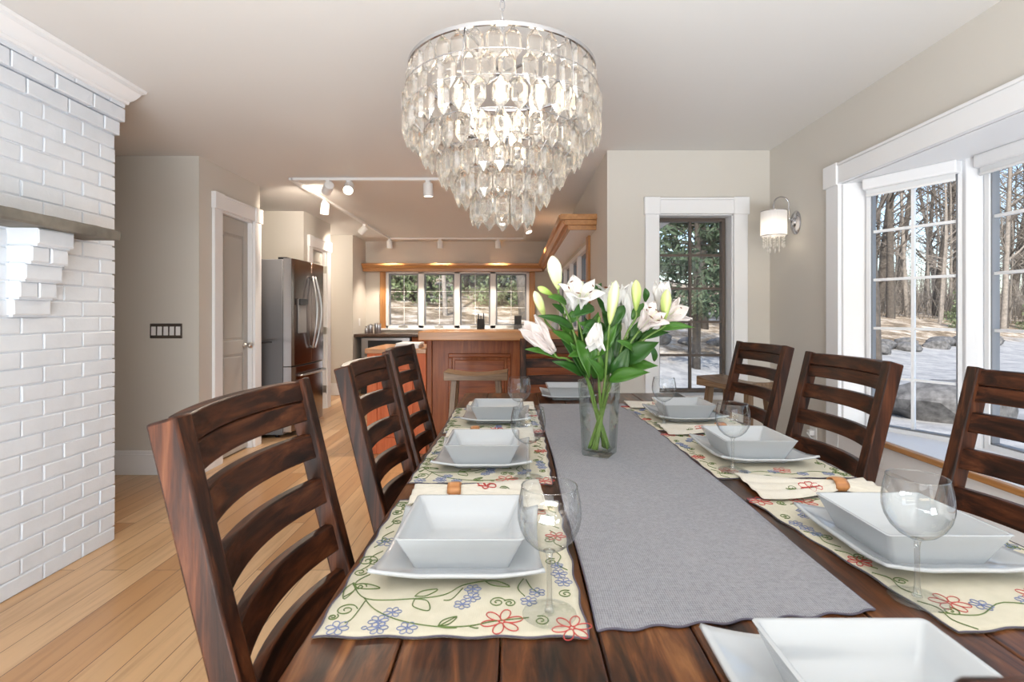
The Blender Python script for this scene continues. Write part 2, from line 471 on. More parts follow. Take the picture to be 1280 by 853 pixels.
def ground_mat():
    m, nt, out = new_mat('drive_and_leaf_litter')
    b = pbsdf(nt, out, (0.4, 0.35, 0.28), 0.95)
    tc = N(nt, 'ShaderNodeTexCoord'); sp = N(nt, 'ShaderNodeSeparateXYZ'); nt.links.new(tc.outputs['Object'], sp.inputs[0])
    mu = N(nt, 'ShaderNodeMath', operation='MULTIPLY'); mu.inputs[1].default_value = -0.55; nt.links.new(sp.outputs[0], mu.inputs[0])
    t = N(nt, 'ShaderNodeMath', operation='ADD'); nt.links.new(mu.outputs[0], t.inputs[0]); nt.links.new(sp.outputs[1], t.inputs[1])
    nz = noise_tex(nt, tc.outputs['Object'], 0.35, 5, 0.6)
    nm = N(nt, 'ShaderNodeMath', operation='MULTIPLY_ADD'); nm.inputs[1].default_value = 3.0
    nt.links.new(nz, nm.inputs[0]); nt.links.new(t.outputs[0], nm.inputs[2])
    dr = N(nt, 'ShaderNodeMapRange'); dr.inputs['From Min'].default_value = 12.6; dr.inputs['From Max'].default_value = 13.4
    nt.links.new(nm.outputs[0], dr.inputs['Value'])
    n2 = noise_tex(nt, tc.outputs['Object'], 2.2, 6, 0.7)
    drive = ramp(nt, n2, [(0.3, (0.20, 0.205, 0.215)), (0.5, (0.33, 0.33, 0.33)), (0.7, (0.46, 0.45, 0.44))])
    n3 = noise_tex(nt, tc.outputs['Object'], 1.1, 8, 0.75)
    litter = ramp(nt, n3, [(0.32, (0.055, 0.045, 0.03)), (0.46, (0.22, 0.16, 0.10)), (0.55, (0.46, 0.38, 0.29)), (0.64, (0.72, 0.68, 0.62))])
    mx = N(nt, 'ShaderNodeMix', data_type='RGBA'); nt.links.new(dr.outputs[0], mx.inputs[0]); nt.links.new(drive, mx.inputs[6]); nt.links.new(litter, mx.inputs[7])
    nt.links.new(mx.outputs[2], b.inputs['Base Color'])
    bump(nt, b, n3, 0.6, 0.08)
    return m
M['ground'] = ground_mat()
M['rock'] = plain('boulder_rock', (0.125, 0.122, 0.12), 0.9, bs=0.9, bscale=6, var=0.5)
M['bark'] = plain('grey_bark', (0.085, 0.072, 0.06), 0.95, bs=0.6, bscale=14, var=0.35)
M['barkpale'] = plain('pale_bark', (0.25, 0.22, 0.19), 0.95, bs=0.5, bscale=14, var=0.3)
M['pine'] = plain('pine_needles', (0.055, 0.085, 0.045), 0.8, var=0.35)
M['pine_light'] = plain('leafy_green', (0.16, 0.20, 0.10), 0.8, var=0.4)

# ------------------------------------------------------------------ the room shell
CZ = 2.4
b = MB().box(-4.1, 2.0, -3.6, 8.6, -0.12, 0.0)
struct(b.build('floor', M['floor']), 'honey oak strip floor running towards the kitchen')
b = MB().box(-4.1, 2.0, -3.6, 8.6, CZ, CZ+0.12)
struct(b.build('ceiling', M['ceiling']), 'flat pale ceiling over dining room and kitchen')

def wall_open(name, axis, a, thick, u0, u1, openings, mat, label, z0=0.0, z1=CZ):
    """wall plane at axis=a (thickness to a+thick), from u0 to u1, with rectangular openings (ua, ub, za, zb)"""
    m = MB()
    def bx(ua, ub, za, zb):
        if ub-ua < 1e-4 or zb-za < 1e-4: return
        if axis == 'x': m.box(a, a+thick, ua, ub, za, zb)
        else: m.box(ua, ub, a, a+thick, za, zb)
    cur = u0
    for ua, ub, za, zb in sorted(openings):
        bx(cur, ua, z0, z1); bx(ua, ub, z0, za); bx(ua, ub, zb, z1); cur = ub
    bx(cur, u1, z0, z1)
    return struct(m.build(name, mat), label)

XR = 1.85; YE = 3.79; XK = 0.665; YB = 8.48
wall_open('wall_end', 'y', YE, 0.17, XK, XR+0.12, [(1.038, 1.58, 0.617, 1.935)], M['wall'], 'beige end wall with the narrow brown window')
wall_open('wall_right', 'x', XR, 0.12, -3.5, YE, [(0.05, 2.95, 0.575, 1.945)], M['wall'], 'beige right wall with the bay window')
wall_open('wall_kitchen_right', 'x', XK, 0.12, YE+0.17, YB, [(4.78, 7.9, 1.0, 1.86)], M['wall'], 'beige kitchen side wall under the oak cornice')
wall_open('wall_kitchen_back', 'y', YB, 0.12, -2.55, XK+0.12, [(-2.12, 0.215, 0.985, 1.90)], M['wall'], 'beige back wall of the kitchen')
wall_open('wall_pantry', 'x', -2.49, 0.10, 3.92, 4.85, [(4.20, 4.72, -0.01, 2.05)], M['wall'], 'beige wall holding the pantry door')
wall_open('wall_hall', 'x', -2.55, 0.10, 6.0, 6.86, [(6.22, 6.70, -0.01, 2.02)], M['wall'], 'beige wall behind the refrigerator holding a second door')
wall_open('wall_kitchen_left', 'x', -2.55, 0.10, 7.80, YB, [], M['wall'], 'beige kitchen left wall')
struct(MB().box(-4.0, -2.49, 3.92, 4.02, 0, CZ).build('wall_left_end', M['wall']), 'beige wall with the light switches')
struct(MB().box(-3.6, -2.55, 6.0, 6.1, 0, CZ).build('wall_alcove', M['wall']), 'beige alcove wall beyond the refrigerator')
struct(MB().box(-3.6, -2.55, 7.80, 7.9, 0, CZ).build('wall_passage', M['wall']), 'beige passage wall')
struct(MB().box(-3.7, -3.6, 4.02, 7.9, 0, CZ).build('wall_alcove_left', M['wall']))
struct(MB().box(-4.1, -4.0, 2.6, 4.02, 0, CZ).build('wall_left_far', M['wall']))
struct(MB().box(-4.0, -2.95, 2.5, 2.6, 0, CZ).build('wall_left_return', M['wall']))
struct(MB().box(-2.72, -2.6, -3.5, -0.6, 0, CZ).build('wall_left', M['wall']))
wall_open('wall_rear', 'y', -3.6, 0.1, -2.72, XR+0.12, [(-2.0, 1.6, 0.3, 2.3)], M['wall'], 'rear wall behind the camera with a wide opening added to let daylight in')  # unseen opening, added so daylight fills the room from behind

# painted brick chimney breast: real bricks over a mortar core
XB = -2.14; YC = 2.776; CH = 0.0745
core = MB().box(-2.95, XB-0.0065, -0.6, YC-0.012, 0, CZ)
bm_ = MB()
rb = random.Random(3)
def brick(m, x0, x1, y0, y1, z0, z1, bv=0.004):
    j = lambda s=0.0018: rb.uniform(-s, s)
    xf = x1+j(0.0015)
    fr = [(xf+j(.0004), y0+bv+j(), z0+bv+j()), (xf+j(.0004), y1-bv+j(), z0+bv+j()), (xf+j(.0004), y1-bv+j(), z1-bv+j()), (xf+j(.0004), y0+bv+j(), z1-bv+j())]
    md = [(xf-bv*0.8, y0+j(.0012), z0+j(.0012)), (xf-bv*0.8, y1+j(.0012), z0+j(.0012)), (xf-bv*0.8, y1+j(.0012), z1+j(.0012)), (xf-bv*0.8, y0+j(.0012), z1+j(.0012))]
    bk = [(x0, y0, z0), (x0, y1, z0), (x0, y1, z1), (x0, y0, z1)]
    m.loops([bk, md, fr], True, True, 0, True)
n_course = 30
for c in range(n_course+2):
    z0 = c*CH+0.002; z1 = min(z0+CH-0.006, CZ)
    if z0 > CZ-0.01: break
    out = 0.0
    if c == n_course-1+0: out = 0.018
    if c >= n_course: out = 0.04
    y = YC+out*0.5
    first = True
    while y > -0.6:
        L = 0.205 if not (first and c % 2) else 0.1
        brick(bm_, XB-0.06, XB+out, max(y-L, -0.6), y-0.0, z0, z1)
        y -= L+0.007
        first = False
st = shell('wall_chimney', 'white painted brick chimney breast')
core.build('mortar_core', M['mortar'], st)
bm_.build('brick_face', M['brick'], st, sharp=22)
# stepped brick corbel under the shelf
cm = MB()
for k in range(5):
    z1 = 1.568-k*0.075; z0 = z1-0.068
    px = 0.132-0.026*k
    if k % 2 == 0:
        brick(cm, XB-0.01, XB+px, 2.185, 2.365, z0, z1, 0.006)
    else:
        brick(cm, XB-0.01, XB+px, 2.185, 2.272, z0, z1, 0.006); brick(cm, XB-0.01, XB+px, 2.278, 2.365, z0, z1, 0.006)
    cm.box(XB-0.01, XB+px-0.012, 2.195, 2.355, z0-0.008, z0+0.004)
    # near-side header brick
cm.build('brick_corbel', M['brick'], st, sharp=22)
cm = MB()
for k in range(5):
    z1 = 1.568-k*0.075; z0 = z1-0.068; px = 0.132-0.026*k
    brick(cm, XB-0.01, XB+px, 0.55, 0.73, z0, z1, 0.006)
cm.build('brick_corbel', M['brick'], st, sharp=22)
# the shelf (a stone mantel) with a slightly rough edge
def rough_slab(name, x0, x1, y0, y1, z0, z1, mat, amp=0.003, n=60):
    rings = []
    rr = random.Random(5)
    for i in range(n+1):
        y = y0+(y1-y0)*i/n
        q = lambda: rr.uniform(-amp, amp)
        rings.append([(x0, y, z0), (x1-0.006+q(), y, z0+q()*.5), (x1+q(), y, z0+0.008), (x1+q(), y, z1-0.008), (x1-0.006+q(), y, z1+q()*.5), (x0, y, z1)])
    return MB().loops(rings, True, True, 0, True).build(name, mat, sharp=40)
o = rough_slab('mantel_shelf', XB, -1.957, 0.4, 2.575, 1.570, 1.618, M['stone'])
tag(o, 'dark grey stone mantel shelf on the white brick chimney', 'mantel shelf')
# crown moulding over the brick
prof = [(XB-0.01, 2.33), (XB+0.055, 2.33), (XB+0.062, 2.345), (XB+0.085, 2.352), (XB+0.115, 2.372), (XB+0.125, 2.383), (XB+0.150, 2.386), (XB+0.158, 2.4), (XB-0.01, 2.4)]
struct(MB().prism(prof, 'y', -0.6, 2.80).build('trim_crown', M['trim'], bevel=0.002), 'white crown moulding over the brick')

# baseboards
def baseboard(name, x0, x1, y0, y1, h=0.18):
    m = MB().box(x0, x1, y0, y1, 0, h-0.025)
    dx = 0.004 if abs(x1-x0) < 0.05 else 0; dy = 0.004 if abs(y1-y0) < 0.05 else 0
    m.box(x0+dx, x1-dx, y0+dy, y1-dy, h-0.025, h)
    return struct(m.build(name, M['trim'], bevel=0.003))
baseboard('baseboard_left_end', -4.0, -2.39, 3.895, 3.92)
baseboard('baseboard_pantry', -2.39, -2.365, 3.895, 4.08)
baseboard('baseboard_passage', -3.6, -2.45, 7.775, 7.80)
baseboard('baseboard_kitchen_left', -2.45, -2.425, 7.775, 7.86)
baseboard('baseboard_end', XK, XR, YE-0.022, YE)
baseboard('baseboard_right', XR-0.022, XR, 3.1, YE-0.022)

# casings: two legs, a header and its end blocks
def casing_x(parent, a, side, u0, u1, z0, z1, w=0.10, t=0.024, head=0.12):
    """casing on a wall plane x=a facing side (+1/-1) around u0..u1"""
    m = MB()
    s = side
    m.box(a, a+s*t, u0-w, u0, z0, z1); m.box(a, a+s*t, u1, u1+w, z0, z1)
    m.box(a, a+s*(t+0.004), u0-w, u1+w, z1, z1+head-0.02)
    m.box(a, a+s*(t+0.014), u0-w-0.008, u0+0.004, z1-0.006, z1+head)
    m.box(a, a+s*(t+0.014), u1-0.004, u1+w+0.008, z1-0.006, z1+head)
    m.box(a, a+s*(t+0.010), u0, u1, z1+head-0.02, z1+head-0.004)
    return m.build('casing', M['trim'], parent, bevel=0.003)
def casing_y(parent, a, side, u0, u1, z0, z1, w=0.10, t=0.024, head=0.12):
    m = MB()
    s = side
    m.box(u0-w, u0, a, a+s*t, z0, z1); m.box(u1, u1+w, a, a+s*t, z0, z1)
    m.box(u0-w, u1+w, a, a+s*(t+0.004), z1, z1+head-0.02)
    m.box(u0-w-0.008, u0+0.004, a, a+s*(t+0.014), z1-0.006, z1+head)
    m.box(u1-0.004, u1+w+0.008, a, a+s*(t+0.014), z1-0.006, z1+head)
    m.box(u0, u1, a, a+s*(t+0.010), z1+head-0.02, z1+head-0.004)
    return m.build('casing', M['trim'], parent, bevel=0.003)

def sash_unit(parent, p, q, z0, z1, cols, rows, fw, mw, fmat, mmat, depth=0.045, md=0.02, seal=None):
    """one glazed sash in the vertical plane between plan points p and q"""
    p = Vector((p[0], p[1], 0)); q = Vector((q[0], q[1], 0))
    d = q-p; L = d.length; d.normalize(); n = Vector((-d.y, d.x, 0)); up = Vector((0, 0, 1))
    def bx(m, u0, u1, za, zb, dep, mi=0):
        c = p+d*((u0+u1)/2)+up*((za+zb)/2)
        m.obox(c, d*((u1-u0)/2), n*(dep/2), up*((zb-za)/2), mi)
    m = MB()
    bx(m, 0, fw, z0, z1, depth); bx(m, L-fw, L, z0, z1, depth); bx(m, fw, L-fw, z0, z0+fw, depth); bx(m, fw, L-fw, z1-fw, z1, depth)
    s_ = m.build('sash', fmat, parent, bevel=0.002)
    if seal is not None:
        m = MB(); e = 0.008
        bx(m, fw, fw+e, z0+fw, z1-fw, depth*0.7); bx(m, L-fw-e, L-fw, z0+fw, z1-fw, depth*0.7)
        bx(m, fw, L-fw, z0+fw, z0+fw+e, depth*0.7); bx(m, fw, L-fw, z1-fw-e, z1-fw, depth*0.7)
        m.build('seal', seal, s_)
    m = MB()
    for i in range(1, cols):
        u = fw+(L-2*fw)*i/cols; bx(m, u-mw/2, u+mw/2, z0+fw, z1-fw, md)
    for j in range(1, rows):
        z = z0+fw+(z1-z0-2*fw)*j/rows; bx(m, fw, L-fw, z-mw/2, z+mw/2, md*0.9)
    if cols*rows > 1: m.build('glazing_bar', mmat, s_)
    m = MB()
    a = p+d*fw; c = p+d*(L-fw)
    za, zb = z0+fw, z1-fw
    m.add([(a.x, a.y, za), (c.x, c.y, za), (c.x, c.y, zb), (a.x, a.y, zb)], [(0, 1, 2, 3)])
    m.build('pane', M['pane'], s_)
    return s_

# window 1: the narrow brown window in the end wall
w1 = shell('window_1', 'narrow brown ten-light window in the end wall')
casing_y(w1, YE, -1, 1.038, 1.58, 0.5, 1.935)
m = MB()
m.box(1.038, 1.046, YE, 3.95, 0.617, 1.935); m.box(1.572, 1.58, YE, 3.95, 0.617, 1.935); m.box(1.038, 1.58, YE, 3.95, 1.927, 1.935); m.box(1.02, 1.60, YE-0.045, 3.95, 0.59, 0.620)
m.build('jamb', M['trim'], w1)
sash_unit(w1, (1.05, 3.915), (1.566, 3.915), 0.622, 1.925, 2, 5, 0.026, 0.017, M['brownsash'], M['brownsash'], 0.05, 0.03)

# window 2: the bay
w2 = shell('window_2', 'white bay window on the right wall')
casing_x(w2, XR, -1, 0.05, 2.95, 0.42, 1.945, w=0.115)
A = (1.955, 2.885); B = (2.165, 2.505); C = (2.205, 2.445); D = (2.205, 0.56); E = (2.165, 0.50); Fp = (1.955, 0.12)
seat = [(1.83, 0.05), (1.97, 0.05), (2.28, 0.44), (2.28, 2.54), (1.97, 2.95), (1.83, 2.95)]
MB().prism(seat, 'z', 0.547, 0.578).build('seat_board', M['trim'], w2, bevel=0.003)
top = [(1.85, 0.05), (1.97, 0.05), (2.28, 0.44), (2.28, 2.54), (1.97, 2.95), (1.85, 2.95)]
MB().prism(top, 'z', 1.9425, 2.02).build('bay_ceiling', M['trim'], w2)
MB().box(1.803, 1.832, 0.03, 2.97, 0.548, 0.576).build('nosing', M['oak_y'], w2, bevel=0.006)
MB().box(1.828, 1.85, -0.05, 3.05, 0.43, 0.546).build('apron', M['trim'], w2, bevel=0.003)
MB().box(1.838, 1.85, -0.05, 3.05, 0.02, 0.43).build('panel_below', M['trim'], w2)
m = MB()
m.prism([(1.85, 2.942), (1.97, 2.88), (1.985, 2.91), (1.97, 2.96), (1.85, 2.955)], 'z', 0.575, 1.945)
m.prism([(1.85, 0.058), (1.97, 0.12), (1.985, 0.09), (1.97, 0.04), (1.85, 0.045)], 'z', 0.575, 1.945)
m.prism([(2.15, 2.53), (2.135, 2.47), (2.165, 2.43), (2.23, 2.43), (2.24, 2.50), (2.20, 2.54)], 'z', 0.575, 1.945)
m.prism([(2.15, 0.475), (2.135, 0.535), (2.165, 0.575), (2.23, 0.575), (2.24, 0.505), (2.20, 0.465)], 'z', 0.575, 1.945)
m.build('post', M['trim'], w2, bevel=0.004)
MB().box(2.24, 2.34, 0.2, 2.8, -0.4, 0.545).build('bay_base', M['exterior'], w2)
def lerp2(a, b, t): return (a[0]+(b[0]-a[0])*t, a[1]+(b[1]-a[1])*t)
sash_unit(w2, A, B, 0.577, 1.943, 2, 5, 0.022, 0.014, M['trim'], M['trim'], 0.05, 0.02, M['greysash'])
for k in range(3):
    sash_unit(w2, lerp2(C, D, k/3+0.012), lerp2(C, D, (k+1)/3-0.012), 0.577, 1.943, 2, 5, 0.026, 0.014, M['trim'], M['trim'], 0.05, 0.02, M['greysash'])
m = MB()
for k in (1, 2):
    c = lerp2(C, D, k/3); m.box(c[0]-0.04, c[0]+0.03, c[1]-0.022, c[1]+0.022, 0.575, 1.945)
m.build('mullion', M['trim'], w2, bevel=0.003)
sash_unit(w2, E, Fp, 0.577, 1.943, 2, 5, 0.022, 0.014, M['trim'], M['trim'], 0.05, 0.02, M['greysash'])

# window 3: four casements over the kitchen counter
w3 = shell('window_3', 'four white casements over the kitchen counter')
m = MB()
edges = [-2.12, -1.545, -0.96, -0.375, 0.215]
for i, e in enumerate(edges):
    h = 0.028 if 0 < i < 4 else 0.0
    m.box(e-(0.045 if 0 < i else 0), e+(0.045 if i < 4 else 0), YB-0.012, YB+0.10, 0.985, 1.90)
m.box(-2.12, 0.215, YB-0.012, YB+0.10, 0.985, 1.03); m.box(-2.12, 0.215, YB-0.012, YB+0.10, 1.875, 1.90)
m.build('frame', M['trim'], w3, bevel=0.003)
MB().box(-2.20, 0.30, YB-0.055, YB+0.02, 0.955, 0.985).build('sill', M['trim'], w3, bevel=0.004)
m = MB()
for i in range(4):
    c = (edges[i]+edges[i+1])/2+0.0
    m.box(c-0.07, c+0.07, YB-0.03, YB-0.012, 1.0, 1.025)
    m.tube([(c-0.02, YB-0.03, 1.02), (c+0.05, YB-0.045, 1.03)], 0.007, 6)
m.build('crank', M['nickel'], w3)
for i in range(4):
    sash_unit(w3, (edges[i]+0.047, YB+0.04), (edges[i+1]-0.047, YB+0.04), 1.032, 1.873, 2, 3, 0.022, 0.009, M['greysash'], M['trim'], 0.04, 0.012)
m = MB(); m.box(-2.215, -2.12, YB-0.022, YB, 0.985, 1.90); m.box(0.215, 0.31, YB-0.022, YB, 0.985, 1.90)
m.build('oak_casing', M['oak_z'], w3, bevel=0.004)
# oak cornices: one over the kitchen windows, one along the side wall
m = MB().prism([(YB, 1.90), (YB-0.17, 1.90), (YB-0.175, 1.945), (YB-0.205, 1.95), (YB-0.225, 1.985), (YB-0.245, 1.99), (YB-0.25, 2.02), (YB, 2.02)], 'x', -2.46, 0.42)
struct(m.build('trim_1', M['oak_x'], bevel=0.002), 'honey oak cornice shelf over the kitchen windows')
XKf = XK
pr = [(XKf-0.235, 1.905), (XKf-0.235, 1.945), (XKf-0.262, 1.95), (XKf-0.285, 1.985), (XKf-0.30, 1.99), (XKf-0.31, 2.03), (XKf-0.215, 2.03), (XKf-0.215, 1.905)]
m = MB().prism(pr, 'y', 4.315, YB)
m.box(XKf-0.235, XKf, 4.30, 4.32, 1.905, 1.945); m.box(XKf-0.262, XKf, 4.28, 4.32, 1.945, 1.985); m.box(XKf-0.30, XKf, 4.26, 4.32, 1.985, 2.03)
t2 = struct(m.build('trim_2', M['oak_y'], bevel=0.002), 'honey oak cornice along the kitchen side wall')
MB().box(XKf-0.216, XKf, 4.32, YB, 1.912, 1.93).build('soffit', M['trim'], t2)
# window 4 in the side wall below that cornice
w4 = shell('window_4', 'white casements in the kitchen side wall under the oak cornice')
m = MB(); m.box(XK-0.022, XK, 4.64, 4.78, 0.95, 1.912); m.build('oak_casing', M['oak_z'], w4, bevel=0.004)
m = MB(); ed = [4.78, 5.56, 6.34, 7.12, 7.9]
for i, e in enumerate(ed): m.box(XK-0.012, XK+0.10, e-(0.05 if i else 0), e+(0.05 if i < 4 else 0), 1.0, 1.86)
m.box(XK-0.012, XK+0.1, 4.78, 7.9, 1.0, 1.04); m.box(XK-0.012, XK+0.1, 4.78, 7.9, 1.82, 1.86)
m.build('frame', M['trim'], w4, bevel=0.003)
for i in range(4): sash_unit(w4, (XK+0.05, ed[i]+0.05), (XK+0.05, ed[i+1]-0.05), 1.04, 1.82, 1, 1, 0.025, 0.01, M['greysash'], M['trim'], 0.04)

# doors
def panel_door(name, a, u0, u1, h, label, knob_u, hinge_u):
    d = shell(name, label)
    casing_x(d, a, 1, u0, u1, 0, h, w=0.115, head=0.125)
    m = MB(); m.box(a-0.10, a, u0, u0+0.018, 0, h); m.box(a-0.10, a, u1-0.018, u1, 0, h); m.box(a-0.10, a, u0, u1, h-0.018, h)
    m.build('jamb', M['trim'], d)
    uu0, uu1 = u0+0.02, u1-0.02
    m = MB().box(a-0.075, a-0.042, uu0, uu1, 0.012, h-0.02)
    xf = a-0.042; s = 0.075
    m.box(xf, xf+0.008, uu0, uu0+s, 0.012, h-0.02); m.box(xf, xf+0.008, uu1-s, uu1, 0.012, h-0.02)
    for za, zb in ((0.012, 0.2), (0.86, 0.98), (h-0.16, h-0.02)): m.box(xf, xf+0.008, uu0+s, uu1-s, za, zb)
    for za, zb in ((0.22, 0.84), (1.0, h-0.18)): m.box(xf-0.004, xf+0.006, uu0+s+0.02, uu1-s-0.02, za, zb)
    dl = m.build('door_leaf', M['doorpaint'], d, bevel=0.004)
    m = MB(); kz = 0.93
    pr_ = [(0.001, 0.0), (0.026, 0.0), (0.026, 0.006), (0.011, 0.012), (0.010, 0.03), (0.024, 0.042), (0.028, 0.055), (0.022, 0.068), (0.001, 0.072)]
    seg = 16; rings = []
    for r, q in pr_: rings.append([(xf+0.008+q, knob_u+r*math.cos(2*PI*k/seg), kz+r*math.sin(2*PI*k/seg)) for k in range(seg)])
    m.loops(rings).build('knob', M['nickel'], dl)
    m = MB()
    for z in (0.25, 1.0, 1.78): m.box(a-0.045, a+0.012, hinge_u-0.012, hinge_u+0.012, z-0.045, z+0.045)
    m.build('hinge', M['nickel'], d)
    return d
panel_door('door_1', -2.39, 4.20, 4.72, 2.05, 'grey two-panel pantry door in a white casing', 4.64, 4.21)
panel_door('door_2', -2.45, 6.22, 6.70, 2.02, 'grey panel door in a white casing behind the refrigerator', 6.29, 6.69)
m = MB().box(-2.405, -2.385, 4.852, 4.875, 0.90, 0.97); m.tube([(-2.395, 4.87, 0.94), (-2.36, 4.90, 0.94), (-2.30, 4.905, 0.945)], 0.009, 8)
tag(m.build('door_lever', M['black'], bevel=0.002), 'black lever handle at the wall corner beside the refrigerator', 'door handle')

# ------------------------------------------------------------------ outside: ground, boulders, wood
def th(x, y):
    t = y-0.55*x
    def ss(a, b_, v):
        k = max(0, min(1, (v-a)/(b_-a))); return k*k*(3-2*k)
    z = -0.35+1.25*ss(8, 17.5, t)+2.6*ss(15, 34, t)+2.0*ss(34, 60, t)
    z += 0.15*(noise.noise(Vector((x*0.25, y*0.25, 0))))*min(1, max(0, (t-5)/8))
    return z
m = MB()
NX, NY = 90, 90
m.grid(NX, NY, lambda u, v: (-45+u*150, -20+v*120, th(-45+u*150, -20+v*120)))
struct(m.build('ground', M['ground']), 'sunlit drive and leaf littered bank outside')

def boulder(name_seed, x, y, r, squash, label):
    rr = random.Random(name_seed)
    bm = bmesh.new(); bmesh.ops.create_icosphere(bm, subdivisions=3, radius=1)
    off = Vector((rr.uniform(-50, 50), rr.uniform(-50, 50), 0))
    sx, sy = rr.uniform(0.9, 1.35), rr.uniform(0.75, 1.05)
    for v in bm.verts:
        d = noise.noise(v.co*0.9+off)*0.38+noise.noise(v.co*2.3+off)*0.16+noise.noise(v.co*6+off)*0.04
        v.co = v.co*(1+d); v.co.x *= sx*r; v.co.y *= sy*r; v.co.z *= squash*r
    me = bpy.data.meshes.new('boulder'); bm.to_mesh(me); bm.free(); me.materials.append(M['rock'])
    me.polygons.foreach_set('use_smooth', [True]*len(me.polygons))
    me.set_sharp_from_angle(angle=math.radians(35))
    o = bpy.data.objects.new('boulder', me); COL.objects.link(o)
    o.location = (x, y, th(x, y)+squash*r*0.35); o.rotation_euler = (0, 0, rr.uniform(0, 6))
    return tag(o, label, 'boulder', 'boulders outside the windows')
boulder(1, 6.6, 7.9, 0.75, 0.62, 'large dark boulder close outside the bay window')
rb2 = random.Random(12)
for k in range(13):
    t = k/12
    x = 10.5+11*t; y = 17.2+6.0*t+rb2.uniform(-0.5, 0.5)
    boulder(20+k, x, y, rb2.uniform(0.3, 0.5), rb2.uniform(0.5, 0.7), 'grey boulder in the low rock row across the drive')
for k in range(5):
    boulder(50+k, 4.2+1.1*k, 15.6+0.4*k, rb2.uniform(0.25, 0.42), 0.6, 'grey boulder at the foot of the bank beyond the narrow end window')

def bare_tree(seed, h, r0, nb, mat):
    rr = random.Random(seed); m = MB()
    def limb(p, d, L, r, lev, seg):
        n = 7 if lev == 0 else 5
        pts = [p]; rad = [r]
        for i in range(n):
            d = (d+Vector((rr.uniform(-1, 1), rr.uniform(-1, 1), rr.uniform(-.3, .6)))*(0.05 if lev == 0 else 0.16)).normalized()
            p = p+d*(L/n); pts.append(p); rad.append(r*(1-0.8*(i+1)/n))
        m.tube(pts, rad, seg)
        if lev >= 2: return
        k = nb if lev == 0 else 5
        for i in range(k):
            t = rr.uniform(0.25 if lev == 0 else 0.2, 0.97)
            j = min(int(t*n), n-1); q = pts[j].lerp(pts[j+1], t*n-j)
            a = rr.uniform(0, 2*PI)
            up = rr.uniform(0.3, 1.1)
            nd = Vector((math.cos(a), math.sin(a), up)).normalized()
            limb(q, nd, L*(0.28 if lev == 0 else 0.5)*rr.uniform(0.6, 1.2)*(1.15-t*0.6), max(rad[j]*0.4, 0.008), lev+1, 4 if lev else 5)
    limb(Vector((0, 0, -0.3)), Vector((rr.uniform(-.06, .06), rr.uniform(-.06, .06), 1)), h, r0, 0, 8)
    return m
def evergreen(seed, h, w, kind):
    rr = random.Random(seed); tr = MB(); fo = MB()
    tr.tube([(0, 0, -0.3), (0.05, 0, h*0.5), (0, 0, h)], [0.12, 0.08, 0.02], 8)
    nbr = int(26+h*8)
    for k in range(nbr):
        t = (k+rr.random())/nbr
        z = h*((0.02 if kind else 0.16)+(0.95 if kind else 0.82)*t); L = w*(1-t*0.85)*rr.uniform(0.65, 1.1); a = rr.uniform(0, 2*PI)
        dirv = Vector((math.cos(a), math.sin(a), rr.uniform(-0.10, 0.22)))
        tip = Vector((0, 0, z))+dirv*L
        tr.tube([(0, 0, z), tuple(Vector((0, 0, z+0.06))+dirv*L*0.5), tuple(tip)], [0.026, 0.016, 0.006], 4)
        for q in range(44 if kind else 52):
            s = rr.uniform(0.15, 1.04)
            c = Vector((0, 0, z))+dirv*L*s+Vector((rr.gauss(0, 1), rr.gauss(0, 1), rr.gauss(0, .55)))*(0.14*L*(0.3+s*0.6)+0.05)
            for e in range(2):
                n = Vector((rr.gauss(0, 1), rr.gauss(0, 1), rr.gauss(0, 1))).normalized()
                u = n.cross(Vector((rr.gauss(0, 1), rr.gauss(0, 1), 1))).normalized(); v = n.cross(u)
                sz = rr.uniform(0.06, 0.13) if kind else rr.uniform(0.05, 0.10)
                l2 = sz*(1.4 if kind else 2.6)
                fo.add([c-u*sz*.5, c+u*sz*.5, c+v*l2], [(0, 1, 2)])
    return tr, fo
protos = []
for k, (h, r0, nb, mt) in enumerate([(15, 0.20, 26, 'bark'), (13, 0.13, 22, 'barkpale'), (17, 0.26, 28, 'bark'), (11, 0.09, 18, 'barkpale')]):
    protos.append(bare_tree(100+k, h, r0, nb, M[mt]).build('bare_tree', M[mt], fix=False, sharp=60))
rt = random.Random(21); used = [0]*4; placed = []
def place_tree(x, y, k, label, group):
    o = protos[k]
    if used[k]: 
        o = o.copy(); COL.objects.link(o)
    used[k] = 1
    o.location = (x, y, th(x, y)); o.rotation_euler = (0, 0, rt.uniform(0, 6)); s = rt.uniform(0.8, 1.2); o.scale = (s, s, s)
    tag(o, label, 'tree', group)
n = 0
while n < 160:
    Y = rt.uniform(17, 60); s = rt.uniform(-0.42, 1.35) if n < 60 else rt.uniform(0.55, 1.3)
    X = s*Y
    if s > 0.5 and Y < 26.5: continue
    if 0.2 < s < 0.45 and Y < 26: continue
    if Y-0.55*X < 11.5 or any((X-a)**2+(Y-c)**2 < 1.6 for a, c in placed): continue
    placed.append((X, Y)); place_tree(X, Y, rt.choice([0, 1, 1, 2, 3, 3]), 'bare leafless tree standing in the wood beyond the drive', 'bare trees in the wood'); n += 1
place_tree(11.0, 16.0, 0, 'thick bare trunk nearest the bay window, by the left edge of its glass', 'bare trees in the wood')
ev = []
for k, (h, w, kind) in enumerate([(7, 2.2, 0), (3.6, 1.9, 1), (8, 2.4, 0)]):
    t_, f_ = evergreen(300+k, h, w, kind)
    ev.append((t_, f_, kind))
